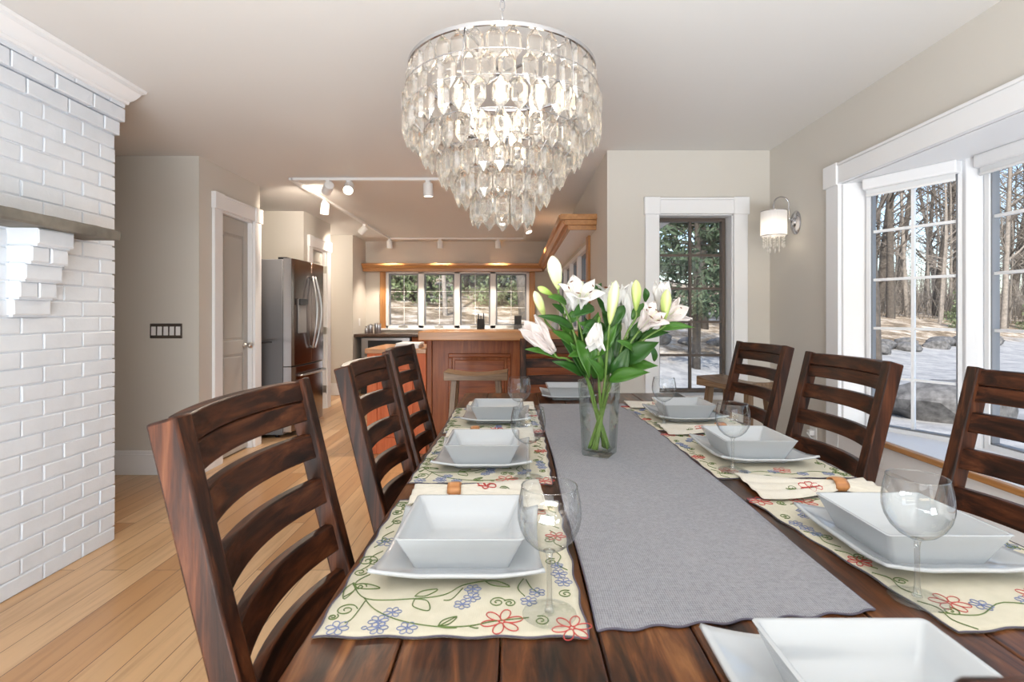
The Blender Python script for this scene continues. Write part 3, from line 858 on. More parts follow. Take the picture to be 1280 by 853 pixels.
def place_ev(x, y, k, sc_, label):
    r = thing('evergreen_tree', label, 'tree', (x, y, th(x, y)), rt.uniform(0, 6), 'evergreens outside the windows')
    r.scale = (sc_,)*3
    t_, f_, kind = ev[k]
    if isinstance(t_, MB):
        to = t_.build('trunk', M['bark'], r, fix=False); fo = f_.build('foliage', M['pine_light'] if kind else M['pine'], r, fix=False)
        ev[k] = (to.data, fo.data, kind)
    else:
        for nm, d in (('trunk', t_), ('foliage', f_)):
            o = bpy.data.objects.new(nm, d); COL.objects.link(o); o.parent = r
place_ev(4.5, 13.0, 2, 0.95, 'dark pine whose boughs fill the top of the narrow end window')
place_ev(6.9, 19.0, 2, 1.2, 'second dark pine behind the one outside the narrow end window')
for x, y, k, s in [(-6.2, 22, 1, 1.1), (-4.0, 20, 1, 1.2), (-2.2, 23, 0, 1.1), (-0.6, 21, 1, 1.0), (-7.5, 26, 0, 1.2), (0.8, 24, 1, 1.3), (-3.2, 27, 2, 1.0), (1.8, 21, 0, 0.9), (-5.2, 30, 1, 1.6), (0.0, 31, 2, 1.0), (-1.4, 27, 1, 1.3), (-6.4, 32, 2, 1.1)]:
    place_ev(x, y, k, s, 'leafy evergreen on the bank beyond the kitchen casements')
for x, y, k, s in [(22.5, 26, 1, 0.55), (26, 30, 1, 0.7), (29, 29, 1, 0.6)]:
    place_ev(x, y, k, s, 'small green evergreen at the edge of the wood beyond the bay window')

# undergrowth and thin saplings along the edge of the wood: past counting
rs2 = random.Random(77)
m = MB()
for k in range(2600):
    Y = rs2.uniform(30, 50); s = rs2.uniform(0.5, 1.35); X = s*Y
    z = th(X, Y); h = rs2.uniform(0.6, 3.2)*(1 if rs2.random() < .8 else 2)
    p0 = Vector((X, Y, z-0.1)); d = Vector((rs2.gauss(0, .25), rs2.gauss(0, .25), 1)).normalized()
    p1 = p0+d*h*0.5+Vector((rs2.gauss(0, .08), rs2.gauss(0, .08), 0)); p2 = p1+(d+Vector((rs2.gauss(0, .2), rs2.gauss(0, .2), 0)))*h*0.5
    r = rs2.uniform(0.010, 0.03)
    m.tube([p0, p1, p2], [r, r*.7, r*.25], 3)
    for q in range(4):
        t = rs2.uniform(.3, .95); b0 = p0.lerp(p2, t); b1 = b0+Vector((rs2.gauss(0, 1), rs2.gauss(0, 1), rs2.uniform(.2, 1.2)))*h*0.16
        m.tube([b0, b1], [r*.4, r*.15], 3)
o = m.build('undergrowth', M['barkpale'], fix=False)
tag(o, 'tangle of bare brush at the edge of the wood', 'brush', kind='stuff')

# ------------------------------------------------------------------ dining table
TZ = 0.765
TX0, TX1, TY0, TY1 = -0.285, 0.905, 0.345, 2.90
tcx = (TX0+TX1)/2; tcy = (TY0+TY1)/2
tab = thing('dining_table', 'long dark walnut plank dining table on thick square legs', 'table', (tcx, tcy, 0))
m = MB()
npl = 9; wpl = (TX1-TX0)/npl
for i in range(npl):
    x0 = TX0-tcx+i*wpl
    m.box(x0+0.0012, x0+wpl-0.0012, TY0-tcy, TY1-tcy, TZ-0.042, TZ)
m.build('tabletop', M['table'], tab, bevel=0.003)
m = MB(); ax, ay = (TX1-TX0)/2-0.09, (TY1-TY0)/2-0.09
m.box(-ax, ax, -ay, -ay+0.025, TZ-0.142, TZ-0.043); m.box(-ax, ax, ay-0.025, ay, TZ-0.142, TZ-0.043)
m.box(-ax, -ax+0.025, -ay, ay, TZ-0.142, TZ-0.043); m.box(ax-0.025, ax, -ay, ay, TZ-0.142, TZ-0.043)
m.build('apron', M['table'], tab, bevel=0.002)
for sx in (-1, 1):
    for sy in (-1, 1):
        cx, cy = sx*(ax-0.03), sy*(ay-0.03)
        MB().box(cx-0.045, cx+0.045, cy-0.045, cy+0.045, 0, TZ-0.043).build('leg', M['chair_z'], tab, bevel=0.005)

# ------------------------------------------------------------------ chairs
CH_TOP = 1.06
def back_x(z):
    return -0.140-0.150*((z-0.45)/(CH_TOP-0.45))
def make_chair(label):
    t = thing('dining_chair', label, 'chair', group='dining chairs around the table')
    hw = 0.2275; pw = 0.037
    for s in (-1, 1):
        ya, yb = (s*hw, s*(hw-pw))
        ya, yb = min(ya, yb), max(ya, yb)
        def sec(z, cx, d): return [(cx-d/2, ya, z), (cx+d/2, ya, z), (cx+d/2, yb, z), (cx-d/2, yb, z)]
        rings = [sec(0, -0.175, 0.034), sec(0.22, -0.154, 0.040), sec(0.45, -0.140, 0.046), sec(0.6, back_x(0.6), 0.045), sec(0.8, back_x(0.8)-0.002, 0.043), sec(CH_TOP, back_x(CH_TOP), 0.041)]
        rings[-1] = [(q[0], q[1], q[2]+(0.004 if q[0] > back_x(CH_TOP) else -0.008)) for q in rings[-1]]
        MB().loops(rings, True, True, 0, False).build('back_post', M['chair_z'], t, bevel=0.004)
        cy = s*(hw-0.022)
        MB().loops([[(0.262-0.02, cy-0.019, 0), (0.262+0.02, cy-0.019, 0), (0.262+0.02, cy+0.019, 0), (0.262-0.02, cy+0.019, 0)],
                    [(0.262-0.024, cy-0.022, 0.44), (0.262+0.024, cy-0.022, 0.44), (0.262+0.024, cy+0.022, 0.44), (0.262-0.024, cy+0.022, 0.44)]], True, True, 0, False).build('front_leg', M['chair_z'], t, bevel=0.003)
    yi = hw-pw+0.004
    def slat(name, z0, z1, bow=0.036, th_=0.02, off=0.0):
        rings = []
        n = 14
        for i in range(n+1):
            y = -yi+2*yi*i/n
            q = 1-(y/yi)**2
            a = back_x(z0)+off-bow*q; c = back_x(z1)+off-bow*q
            rings.append([(a-th_/2, y, z0), (a+th_/2, y, z0), (c+th_/2, y, z1), (c-th_/2, y, z1)])
        return MB().loops(rings, True, True, 0, True).build(name, M['chair_y'], t, bevel=0.003, sharp=45)
    slat('top_rail', 1.016, 1.057, 0.034, 0.026)
    slat('top_rail', 0.972, 1.0145, 0.034, 0.021)
    for zb, zt in ((0.893, 0.944), (0.797, 0.850), (0.695, 0.750), (0.597, 0.655), (0.50, 0.56)):
        slat('slat', zb, zt)
    m = MB()
    for i in range(4):
        y0 = -hw+0.002+i*(2*hw-0.004)/4; y1 = y0+(2*hw-0.004)/4
        m.box(-0.10, 0.295, y0+0.0007, y1-0.0007, 0.44, 0.468)
    m.build('seat', M['chair_x'], t, bevel=0.004)
    m = MB(); m.box(-0.10, 0.24, -hw+0.008, -hw+0.028, 0.37, 0.44); m.box(-0.10, 0.24, hw-0.028, hw-0.008, 0.37, 0.44)
    m.box(0.25, 0.272, -hw+0.04, hw-0.04, 0.37, 0.44)
    m.build('apron', M['chair_x'], t, bevel=0.002)
    m = MB(); m.box(-0.14, 0.245, -hw+0.012, -hw+0.03, 0.16, 0.195); m.box(-0.14, 0.245, hw-0.03, hw-0.012, 0.16, 0.195)
    m.box(0.05, 0.075, -hw+0.03, hw-0.03, 0.163, 0.192)
    m.build('stretcher', M['chair_x'], t, bevel=0.002)
    return t
chairs = [
    (-0.188, 0.925, 0.0, 'dark ladder-back chair nearest the white brick chimney, with its whole back in view'),
    (-0.185, 1.635, 0.0, 'dark ladder-back chair in front of the red cabinet, second along the chimney side'),
    (-0.222, 2.285, 0.0, 'dark ladder-back chair farthest along the chimney side, its back against the red cabinet'),
    (0.945, 1.175, PI, 'dark ladder-back chair beside the bay window, cut off by the edge of the photo'),
    (0.835, 1.760, PI, 'red-brown ladder-back chair in the middle of the bay window side of the table'),
    (0.925, 2.535, PI+math.radians(4), 'dark ladder-back chair before the wooden stool at the end window'),
    (0.250, 2.765, -PI/2, 'dark ladder-back chair at the far head of the table, half behind the lilies'),
    (0.393, 0.468, PI/2, 'dark ladder-back chair at the near head of the table, only its top corner in view'),
]
ch0 = None
for x, y, r, lab in chairs:
    if ch0 is None:
        ch0 = make_chair(lab); ch0.location = (x, y, 0); ch0.rotation_euler = (0, 0, r)
    else:
        dup(ch0, (x, y, 0), r, lab)

# ------------------------------------------------------------------ runner, placemats, napkins
def th_noise(x, y, s, seed=0): return noise.noise(Vector((x*s, y*s, seed)))
RX0, RX1, RY0, RY1 = 0.112, 0.527, 0.718, 2.53
def runner_pt(u, v):
    x = RX0+(RX1-RX0)*u; yn = 0.713+0.047*u+0.004*math.sin(u*40)
    y = yn+(RY1-yn)*v
    x += 0.0025*math.sin(y*9+u*3)
    z = TZ+0.0035+0.0012*th_noise(x, y, 9)+0.0006*th_noise(x, y, 30)
    return (x, y, z)
m = MB().grid(40, 150, runner_pt)
ru = m.build('table_runner', M['runner'], solid=-0.0028)
tag(ru, 'long grey woven table runner down the middle of the table', 'table runner')
# dark scalloped hem on the near edge
m = MB(); m.tube([Vector(runner_pt(u/60, 0))+Vector((0, -0.001, -0.001)) for u in range(61)], 0.0017, 5)
m.tube([Vector(runner_pt(0, v/80))+Vector((-0.001, 0, -0.001)) for v in range(81)], 0.0013, 5)
m.tube([Vector(runner_pt(1, v/80))+Vector((0.001, 0, -0.001)) for v in range(81)], 0.0013, 5)
m.build('hem', M['thread_dark'], ru)

MW, MH = 0.37, 0.515
def mat_z(x, y): return 0.0030+0.0012*th_noise(x, y, 12, 3)+0.0006*math.sin(y*23)
def mat_pt(u, v):
    x = -MW/2+MW*u; y = -MH/2+MH*v
    e = 0.0022
    x += e*math.sin(v*34)*(1 if u < .02 or u > .98 else 0)*1.0; y += e*math.sin(u*30)*(1 if v < .02 or v > .98 else 0)
    return (x, y, mat_z(x, y))
def px2mat(px, py):
    """a point of the nearest left mat, read off the photo, in that mat's own coordinates (design layout only)"""
    k = 0.435/(py-VY)
    return ((px-VX)*k+0.088, F*k-0.955)
def crop2(x, y):
    q = px2mat(400+x/2.911, 560+y/2.911)
    return (max(-MW/2+0.012, min(MW/2-0.020, q[0])), max(-MH/2+0.018, min(MH/2-0.012, q[1])))
class Stitch:
    def __init__(self): self.m = MB()
    def line(self, pts, mi, w=0.0009):
        # smooth the polyline, then lay a flattened thread along it
        pts = [Vector((p[0], p[1], 0)) for p in pts]
        out = []
        n = len(pts)
        for i in range(n-1):
            p0, p1, p2, p3 = pts[max(i-1, 0)], pts[i], pts[i+1], pts[min(i+2, n-1)]
            for k in range(5):
                t = k/5
                out.append(0.5*((2*p1)+(p2-p0)*t+(2*p0-5*p1+4*p2-p3)*t*t+(3*p1-p0-3*p2+p3)*t*t*t))
        out.append(pts[-1])
        self.m.tube([(p.x, p.y, mat_z(p.x, p.y)+0.0008) for p in out], w, 4, mi)
    def curl(self, c, r, turns=1.6, a0=0.0, mi=0, sgn=1):
        n = 14
        self.line([(c[0]+r*(1-0.85*i/n)*math.cos(a0+sgn*2*PI*turns*i/n), c[1]+r*(1-0.85*i/n)*math.sin(a0+sgn*2*PI*turns*i/n)) for i in range(n+1)], mi)
    def flower(self, c, r, n, mi, a0=0.3, fat=0.35, w=0.0007):
        for k in range(n):
            a = a0+2*PI*k/n; d = (math.cos(a), math.sin(a)); e = (-d[1], d[0])
            pts = []
            for i in range(9):
                t = i/8*2*PI-PI
                l = r*(0.55+0.45*math.cos(t)); s_ = r*fat*math.sin(t)*(0.55+0.45*math.cos(t*0.5))
                pts.append((c[0]+d[0]*l+e[0]*s_, c[1]+d[1]*l+e[1]*s_))
            self.line(pts, mi, w)
    def leafloop(self, a, b, fat, mi=0):
        a = Vector((a[0], a[1])); b = Vector((b[0], b[1])); d = b-a; e = Vector((-d.y, d.x))*fat
        self.line([a, a+d*.35+e, a+d*.75+e*.7, b, a+d*.75-e*.7, a+d*.35-e, a], mi)
S = Stitch()
G, B_, R_ = 0, 1, 2
c = crop2
# vines of the front half
S.line([c(100, 505), c(170, 560), c(330, 560), c(450, 545), c(520, 510), c(600, 495)], G)
S.line([c(160, 555), c(200, 600), c(290, 640), c(420, 662), c(540, 660), c(640, 640), c(760, 628)], G)
S.line([c(170, 560), c(120, 630), c(90, 650)], G)
S.line([c(430, 662), c(470, 640), c(498, 625)], G); S.line([c(430, 662), c(450, 690), c(490, 708)], G); S.line([c(540, 660), c(560, 690), c(572, 702)], G)
S.line([c(740, 485), c(720, 520), c(745, 550)], G); S.line([c(750, 488), c(770, 520), c(800, 540)], G)
S.line([c(520, 520), c(480, 560), c(450, 565)], G)
S.leafloop(c(345, 560), c(395, 603), 0.28); S.leafloop(c(345, 550), c(428, 525), 0.2); S.leafloop(c(120, 508), c(218, 520), 0.16); S.leafloop(c(110, 500), c(60, 560), 0.16)
S.leafloop(c(600, 495), c(690, 515), 0.16); S.leafloop(c(430, 660), c(497, 627), 0.2)
for p, r, a0, sg in [((95, 602), .016, 0.2, 1), ((45, 628), .008, 1.0, -1), ((645, 572), .013, 0.4, 1), ((805, 640), .012, 2.0, -1), ((150, 418), .018, 0, 1), ((130, 460), .013, 1, -1), ((270, 212), .016, 0, 1), ((272, 242), .014, 2, -1), ((655, 160), .02, .5, 1), ((690, 575), .010, 2.5, -1), ((955, 540), .012, 1, 1)]:
    S.curl(c(*p), r, 1.6, a0, G, sg)
for p, r in [((62, 668), .016), ((212, 642), .014), ((264, 610), .013), ((200, 690), .014), ((315, 672), .014), ((518, 580), .013), ((556, 525), .013), ((553, 555), .013), ((760, 568), .013), ((790, 535), .013), ((870, 465), .014), ((900, 495), .014), ((862, 436), .011), ((240, 350), .018)]:
    S.flower(c(*p), r, 6, B_, p[0]*.1, 0.33)
S.flower(c(140, 685), 0.008, 1, B_, 0, 0.5)
for p, r in [((662, 642), .030), ((930, 682), .028), ((880, 330), .020)]:
    S.flower(c(*p), r, 6, R_, p[0]*.07, 0.26, 0.0009)
# vines of the rest of the mat (sides and back)
rs = random.Random(4)
for k in range(5):
    y0 = -0.16+k*0.085; s_ = -1 if k % 2 else 1
    S.line([(-0.175, y0), (-0.165, y0+0.02), (-0.17, y0+0.045), (-0.155, y0+0.07)], G)
    S.curl((-0.160, y0+0.03), 0.011, 1.5, k, G, s_)
    if y0 > -0.1:
        S.line([(0.175, y0), (0.16, y0+0.02), (0.168, y0+0.05), (0.155, y0+0.075)], G)
        S.curl((0.150, y0+0.03), 0.012, 1.5, k, G, -s_)
S.line([(-0.17, 0.225), (-0.1, 0.20), (-0.03, 0.225), (0.05, 0.20), (0.12, 0.225), (0.17, 0.21)], G)
for x in (-0.13, -0.06, 0.01, 0.09): S.flower((x, 0.222-0.02*(x > 0)), 0.015, 6, B_, x*30, 0.33)
S.flower((0.13, 0.19), 0.026, 6, R_, 0.5, 0.3); S.flower((-0.02, 0.19), 0.024, 6, R_, 0.1, 0.3)
proto_mat = None
left_lab = ['nearest', 'middle', 'farthest']
mats_at = [(-0.088, 0.955, 0, 'cream embroidered placemat nearest the camera on the chimney side'),
           (-0.088, 1.590, math.radians(-1), 'cream embroidered placemat at the middle chimney-side setting'),
           (-0.090, 2.160, math.radians(1), 'cream embroidered placemat at the farthest chimney-side setting'),
           (0.757, 0.985, PI+math.radians(7), 'cream embroidered placemat under the nearest plates on the window side'),
           (0.716, 1.635, PI+math.radians(1), 'cream embroidered placemat at the middle window-side setting'),
           (0.700, 2.215, PI+math.radians(4), 'cream embroidered placemat at the farthest window-side setting')]
edge = MB()
ep = [mat_pt(i/40, 0) for i in range(41)]+[mat_pt(1, i/40) for i in range(1, 41)]+[mat_pt(1-i/40, 1) for i in range(1, 41)]+[mat_pt(0, 1-i/40) for i in range(1, 40)]
edge.tube(ep, 0.0015, 5, 0, False, True)
for x, y, r, lab in mats_at:
    if proto_mat is None:
        rt_ = thing('placemat', lab, 'placemat', (x, y, TZ), r, 'embroidered placemats')
        MB().grid(30, 40, mat_pt).build('cloth', M['mat'], rt_, solid=-0.0022)
        S.m.build('embroidery', [M['thread_green'], M['thread_blue'], M['thread_red']], rt_, fix=False)
        edge.build('edging', M['thread_dark'], rt_)
        proto_mat = rt_
    else: dup(proto_mat, (x, y, TZ), r, lab)

# napkin: pleated cloth pulled through a wooden ring; long fan along +x
def napkin_pt(u, v):
    x = -0.10+0.31*u
    d = x/0.21 if x > 0 else -x/0.10*0.55
    w = 0.020+0.088*max(0, d-0.04)**0.75
    s = v*2-1
    y = s*w*(1+0.05*math.sin(9*u+1))+0.012*d*math.sin(u*4)
    z = 0.005+0.014*(1-min(1, d*1.3))*math.sqrt(max(0, 1-s*s*0.96))+0.004*(1+math.sin(s*11+u*2))*(1-0.55*min(1, d))
    return (x, y, z)
naps = [(-0.146, 1.235, 0.06, 0, 'chimney side, nearest the camera'), (-0.146, 1.865, 0.02, 0, 'chimney side, middle setting'), (-0.125, 2.455, 0, 0, 'chimney side, farthest setting'),
        (0.789, 1.275, PI-0.08, 1, 'window side, nearest the camera'), (0.760, 1.93, PI-0.05, 1, 'window side, middle setting'), (0.740, 2.46, PI-0.05, 1, 'window side, farthest setting')]
def nap_label(base, where): return base+' on the '+where
npr = None; rpr = None
fl = Stitch()
for x, y, r, s_, where in naps:
    lab = 'cream pleated napkin behind the bowl on the '+where
    if npr is None:
        npr = thing('napkin', lab, 'napkin', (x, y, TZ+0.003), r, 'cream napkins')
        MB().grid(40, 26, napkin_pt).build('cloth', M['napkin'], npr, solid=0.0012)
        mm = MB()
        def nz(px_, py_):
            d = max(0.0, px_/0.21); w = 0.020+0.088*max(0, d-0.04)**0.75; s = max(-1, min(1, py_/w)); u = (px_+0.10)/0.31
            return napkin_pt(u, (s+1)/2)[2]+0.0022
        for k in range(6):
            a = 0.4+k*PI/3; cx, cy = 0.075, 0.022
            pts = []
            for i in range(11):
                t = i/10*2*PI-PI; l = 0.026*(0.55+0.45*math.cos(t)); q = 0.008*math.sin(t)
                X_ = cx+math.cos(a)*l-math.sin(a)*q; Y_ = cy+math.sin(a)*l+math.cos(a)*q
                pts.append((X_, Y_, nz(X_, Y_)))
            mm.tube(pts, 0.0014, 4, 1)
        pts = []
        for i in range(15):
            a = i*0.7; rr_ = 0.013*(1-0.8*i/14); X_ = 0.118+rr_*math.cos(a); Y_ = 0.02+rr_*math.sin(a); pts.append((X_, Y_, nz(X_, Y_)))
        mm.tube(pts, 0.0012, 4, 0)
        mm.build('embroidery', [M['thread_green'], M['thread_red']], npr, fix=False)
    else: npr_ = dup(npr, (x, y, TZ+0.003), r, lab)
    lab = 'orange-brown wooden napkin ring on the '+where
    if rpr is None:
        seg = 28
        prof = [(0.0215, -0.014), (0.0245, -0.016), (0.027, -0.008), (0.0275, 0.0), (0.027, 0.008), (0.0245, 0.016), (0.0215, 0.014)]
        m = MB()
        rings = [[(q, rr_*math.cos(2*PI*k/seg), rr_*0.62*math.sin(2*PI*k/seg)+0.0172) for k in range(seg)] for rr_, q in prof]
        m.loops(rings, False, False, 0, True, True)
        rpr = m.build('napkin_ring', M['ring'], None, loc=(x, y, TZ+0.003), rotz=r)
        tag(rpr, lab, 'napkin ring', 'wooden napkin rings')
    else:
        o = rpr.copy(); COL.objects.link(o); o.location = (x, y, TZ+0.003); o.rotation_euler = (0, 0, r); o['label'] = lab

# ------------------------------------------------------------------ plates and bowls
def rsq(h, z, r, n=6, corner=0.0, cz=0.0):
    """rounded square loop of half side h"""
    pts = []
    for q in range(4):
        a0 = q*PI/2; cx = (h-r)*(1 if q in (0, 3) else -1); cy = (h-r)*(1 if q in (0, 1) else -1)
        for i in range(n+1):
            a = a0+PI/2*i/n
            pts.append((cx+r*math.cos(a), cy+r*math.sin(a), z))
    return pts
def make_charger(lab):
    def base(u, v):
        x = (u*2-1); y = (v*2-1); k = max(abs(x), abs(y)); mn = min(abs(x), abs(y))
        # concave sides, lifted corners
        h = 0.138
        px_ = x*h*(1-0.045*(1-y*y)*abs(x)); py_ = y*h*(1-0.045*(1-x*x)*abs(y))
        t = max(0.0, (k-0.62)/0.38)
        z = 0.008+0.013*t**1.15+0.012*max(0, (abs(x)*abs(y)-0.40)/0.60)**1.4
        return (px_, py_, z)
    m = MB().grid(28, 28, base)
    o = m.build('charger_plate', M['porcelain'], None, solid=-0.0055, sharp=60)
    # foot ring
    f = MB().loops([rsq(0.078, 0.0, 0.012), rsq(0.083, 0.006, 0.014), rsq(0.072, 0.006, 0.010), rsq(0.074, 0.0, 0.010)], False, False, 0, True, True)
    fo = f.build('foot', M['porcelain'], o)
    return tag(o, lab, 'plate', 'white square plates')
def make_bowl(lab):
    ho, hb, H = 0.105, 0.077, 0.062
    loops = [rsq(hb-0.01, 0.001, 0.006), rsq(hb, 0.0, 0.007), rsq(hb+0.002, 0.003, 0.008), rsq(hb+(ho-hb)*0.5, H*0.5, 0.008), rsq(ho-0.0015, H-0.003, 0.008), rsq(ho, H-0.0008, 0.008), rsq(ho-0.001, H, 0.008),
             rsq(ho-0.005, H, 0.007), rsq(ho-0.0065, H-0.001, 0.007), rsq(hb+(ho-hb)*0.5-0.006, H*0.52, 0.008), rsq(hb-0.004, 0.010, 0.010), rsq(hb-0.012, 0.0065, 0.010), rsq(hb-0.04, 0.006, 0.010)]
    return tag(MB().loops(loops).build('square_bowl', M['porcelain'], None, sharp=38), lab, 'bowl', 'white square bowls')
settings = [(-0.092, 0.940, -0.091, 0.936, 0, 'on the nearest chimney-side placemat'),
            (-0.094, 1.540, -0.095, 1.534, 0, 'on the middle chimney-side placemat'),
            (-0.080, 2.140, -0.075, 2.138, 0, 'on the farthest chimney-side placemat'),
            (0.722, 0.958, 0.710, 0.950, 0, 'on the nearest window-side placemat'),
            (0.712, 1.590, 0.702, 1.585, 0, 'on the middle window-side placemat'),
            (0.698, 2.175, 0.696, 2.172, 0, 'on the farthest window-side placemat'),
            (0.374, 0.533, 0.386, 0.520, 0, 'at the near head of the table'),
            (0.266, 2.735, 0.262, 2.715, 0, 'at the far head behind the glass vase')]
pc = pb = None
for cx, cy, bx, by, r, where in settings:
    z = TZ+(0.0042 if 'placemat' in where else 0.0)
    la = 'white square plate with upturned corners '+where; lb = 'deep white square bowl '+where
    if pc is None:
        pc = make_charger(la); pb = make_bowl(lb)
        a, b_ = pc, pb
    else:
        a = dup(pc, (0, 0, 0), 0, la); b_ = dup(pb, (0, 0, 0), 0, lb)
    a.location = (cx, cy, z); b_.location = (bx, by, z+0.0095)

# ------------------------------------------------------------------ wine glasses
def make_glass(lab):
    t = thing('wine_glass', lab, 'wine glass', group='clear wine glasses')
    bowl_o = [(0.004, 0.090), (0.012, 0.0925), (0.024, 0.099), (0.035, 0.110), (0.0425, 0.124), (0.0458, 0.138), (0.0460, 0.150), (0.0445, 0.164), (0.0415, 0.178), (0.0398, 0.185)]
    prof = bowl_o
    MB().lathe(prof, 48, cap1=False).build('bowl', M['wineglass'], t, solid=0.0)
    MB().tube([(0.0398*math.cos(2*PI*k/48), 0.0398*math.sin(2*PI*k/48), 0.185) for k in range(48)], 0.0009, 6, 0, False, True).build('rim', M['wineglass'], t)
    MB().lathe([(0.0075, 0.0045), (0.0052, 0.010), (0.0040, 0.022), (0.0036, 0.050), (0.0038, 0.080), (0.0052, 0.088), (0.0085, 0.0915)], 20).build('stem', M['stemglass'], t)
    MB().lathe([(0.001, 0.0), (0.037, 0.0), (0.0388, 0.0012), (0.037, 0.0022), (0.022, 0.0034), (0.010, 0.0052), (0.004, 0.0085), (0.001, 0.009)], 48).build('foot', M['footglass'], t)
    return t
gl = [(0.048, 0.748, 'at the nearest chimney-side setting'), (0.032, 1.372, 'at the middle chimney-side setting'), (0.012, 2.030, 'at the farthest chimney-side setting'),
      (0.608, 0.788, 'at the nearest window-side setting'), (0.600, 1.440, 'at the middle window-side setting'), (0.579, 2.035, 'at the farthest window-side setting')]
g0 = None
for x, y, w in gl:
    lab = 'clear long-stemmed wine glass '+w
    if g0 is None: g0 = make_glass(lab); g0.location = (x, y, TZ+0.0048)
    else: dup(g0, (x, y, TZ+0.0048), 0, lab)

# ------------------------------------------------------------------ vase and lilies
VB = Vector((0.2585, 1.61, TZ+0.0048)); VA = math.radians(-28)
vase = thing('glass_vase', 'tapered square clear glass vase of water on the grey runner', 'vase', VB, VA)
VH = 0.232; ht, hb = 0.053, 0.0425
def vs_loop(z, off, r=0.006): return rsq(hb+(ht-hb)*z/VH-off, z, r, 3)
lo = [vs_loop(0.0, 0.003), vs_loop(0.003, 0.0)]+[vs_loop(VH*k/6, 0.0) for k in range(1, 6)]+[vs_loop(VH-0.001, 0), vs_loop(VH, 0.0008), vs_loop(VH, 0.0028), vs_loop(VH-0.001, 0.0036)]+[vs_loop(VH*k/6, 0.0036) for k in range(5, 0, -1)]+[vs_loop(0.016, 0.004), vs_loop(0.013, 0.009)]
MB().loops(lo).build('vase_body', M['vaseglass'], vase, sharp=50)
wl_ = [vs_loop(0.0145, 0.008)]+[vs_loop(z, 0.0045) for z in (0.018, 0.05, 0.09, 0.13, 0.150)]
MB().loops(wl_).build('water', M['water'], vase, sharp=50)

rl = random.Random(9)
def frame(d):
    d = Vector(d).normalized(); u = d.cross(Vector((0, 0, 1)))
    if u.length < 1e-3: u = Vector((1, 0, 0))
    u.normalize(); return d, u, d.cross(u)
def bud_mesh(p, d, L, R, r0=0.0, r1=1.0):
    d, u, w = frame(d); seg = 18
    prof = [(0, .14), (.06, .34), (.18, .58), (.35, .82), (.55, 1.0), (.72, .98), (.86, .74), (.95, .42), (1.0, .12)]
    rings = []; ripe = []
    for t, q in prof:
        rg = []
        for k in range(seg):
            a = 2*PI*k/seg; rr_ = R*q*(1+0.10*math.cos(3*a)*min(1, t*4))
            rg.append(p+d*L*t+(u*math.cos(a)+w*math.sin(a))*rr_); ripe.append(r0+(r1-r0)*(0.75*t+0.25*(0.5+0.5*math.cos(3*a))))
        rings.append(rg)
    return MB().loops(rings), ripe
def add_bud(parent, p, d, L, R, r0, r1):
    m, ripe = bud_mesh(p, d, L, R, r0, r1)
    o = m.build('bud', M['bud'], parent)
    at = o.data.attributes.new('ripe', 'FLOAT', 'POINT')
    at.data.foreach_set('value', ripe)
    return o
def petal_mesh(p, d, az, L, W, f0, f1, cup=0.25, twist=0.0):
    d, u, w = frame(d)
    rad = u*math.cos(az)+w*math.sin(az); tan = d.cross(rad)
    n = 12; pos = Vector(p); rows = []
    for i in range(n+1):
        s = i/n; f = math.radians(f0+(f1-f0)*s**1.6)
        dirv = d*math.cos(f)+rad*math.sin(f); nor = rad*math.cos(f)-d*math.sin(f)
        wd = W*(0.28+0.72*math.sin(PI*min(1, s*0.62+0.08)))*(1 if s < 0.6 else max(0.02, 1-((s-0.6)/0.4)**1.9))
        row = []
        for j in range(7):
            v = j/3-1
            q = pos+tan*v*wd*0.5+nor*(-cup*wd*0.5*(1-v*v)+cup*wd*0.25)+nor*0.0025*math.sin(s*9+v*3+az)+nor*(0.0016 if j == 3 else 0)
            row.append(q)
        rows.append(row); pos = pos+dirv*L/n
    vs_ = [q for r in rows for q in r]
    fs = [(i*7+j, i*7+j+1, (i+1)*7+j+1, (i+1)*7+j) for i in range(n) for j in range(6)]
    return MB().add(vs_, fs, 0, True)
def add_flower(parent, p, d, L, W, f0, f1, mat, stamens=True, az0=0.0):
    fl_ = bpy.data.objects.new('flower', None); COL.objects.link(fl_); fl_.parent = parent
    fl_.empty_display_size = 0.02
    for k in range(6):
        inner = k % 2 == 0
        petal_mesh(p, d, az0+k*PI/3, L*(1 if inner else 0.97), W*(1.15 if inner else 0.85), f0, f1+rl.uniform(-10, 12), 0.35).build('petal', mat, fl_, fix=False, solid=0.0006)
    m = MB(); dd, u, w = frame(d)
    if stamens:
        for k in range(6):
            a = az0+0.5+k*PI/3; rad = u*math.cos(a)+w*math.sin(a); f = math.tan(math.radians(min(40, 8+f1*0.22)))
            tip = p+dd*L*0.72+rad*L*0.72*f*0.8
            m.tube([p, p+dd*L*0.4+rad*L*0.12, tip], [0.0011, 0.001, 0.0008], 5, 0)
            tn = dd.cross(rad)
            m.tube([tip-tn*0.0075, tip, tip+tn*0.0075], [0.0008, 0.0021, 0.0008], 6, 1)
        m.tube([p, p+dd*L*0.5, p+dd*L*0.86], [0.0016, 0.0014, 0.0014], 6, 0); 
        m.build('stamen_cluster', [M['filament'], M['anther']], fl_, fix=False)
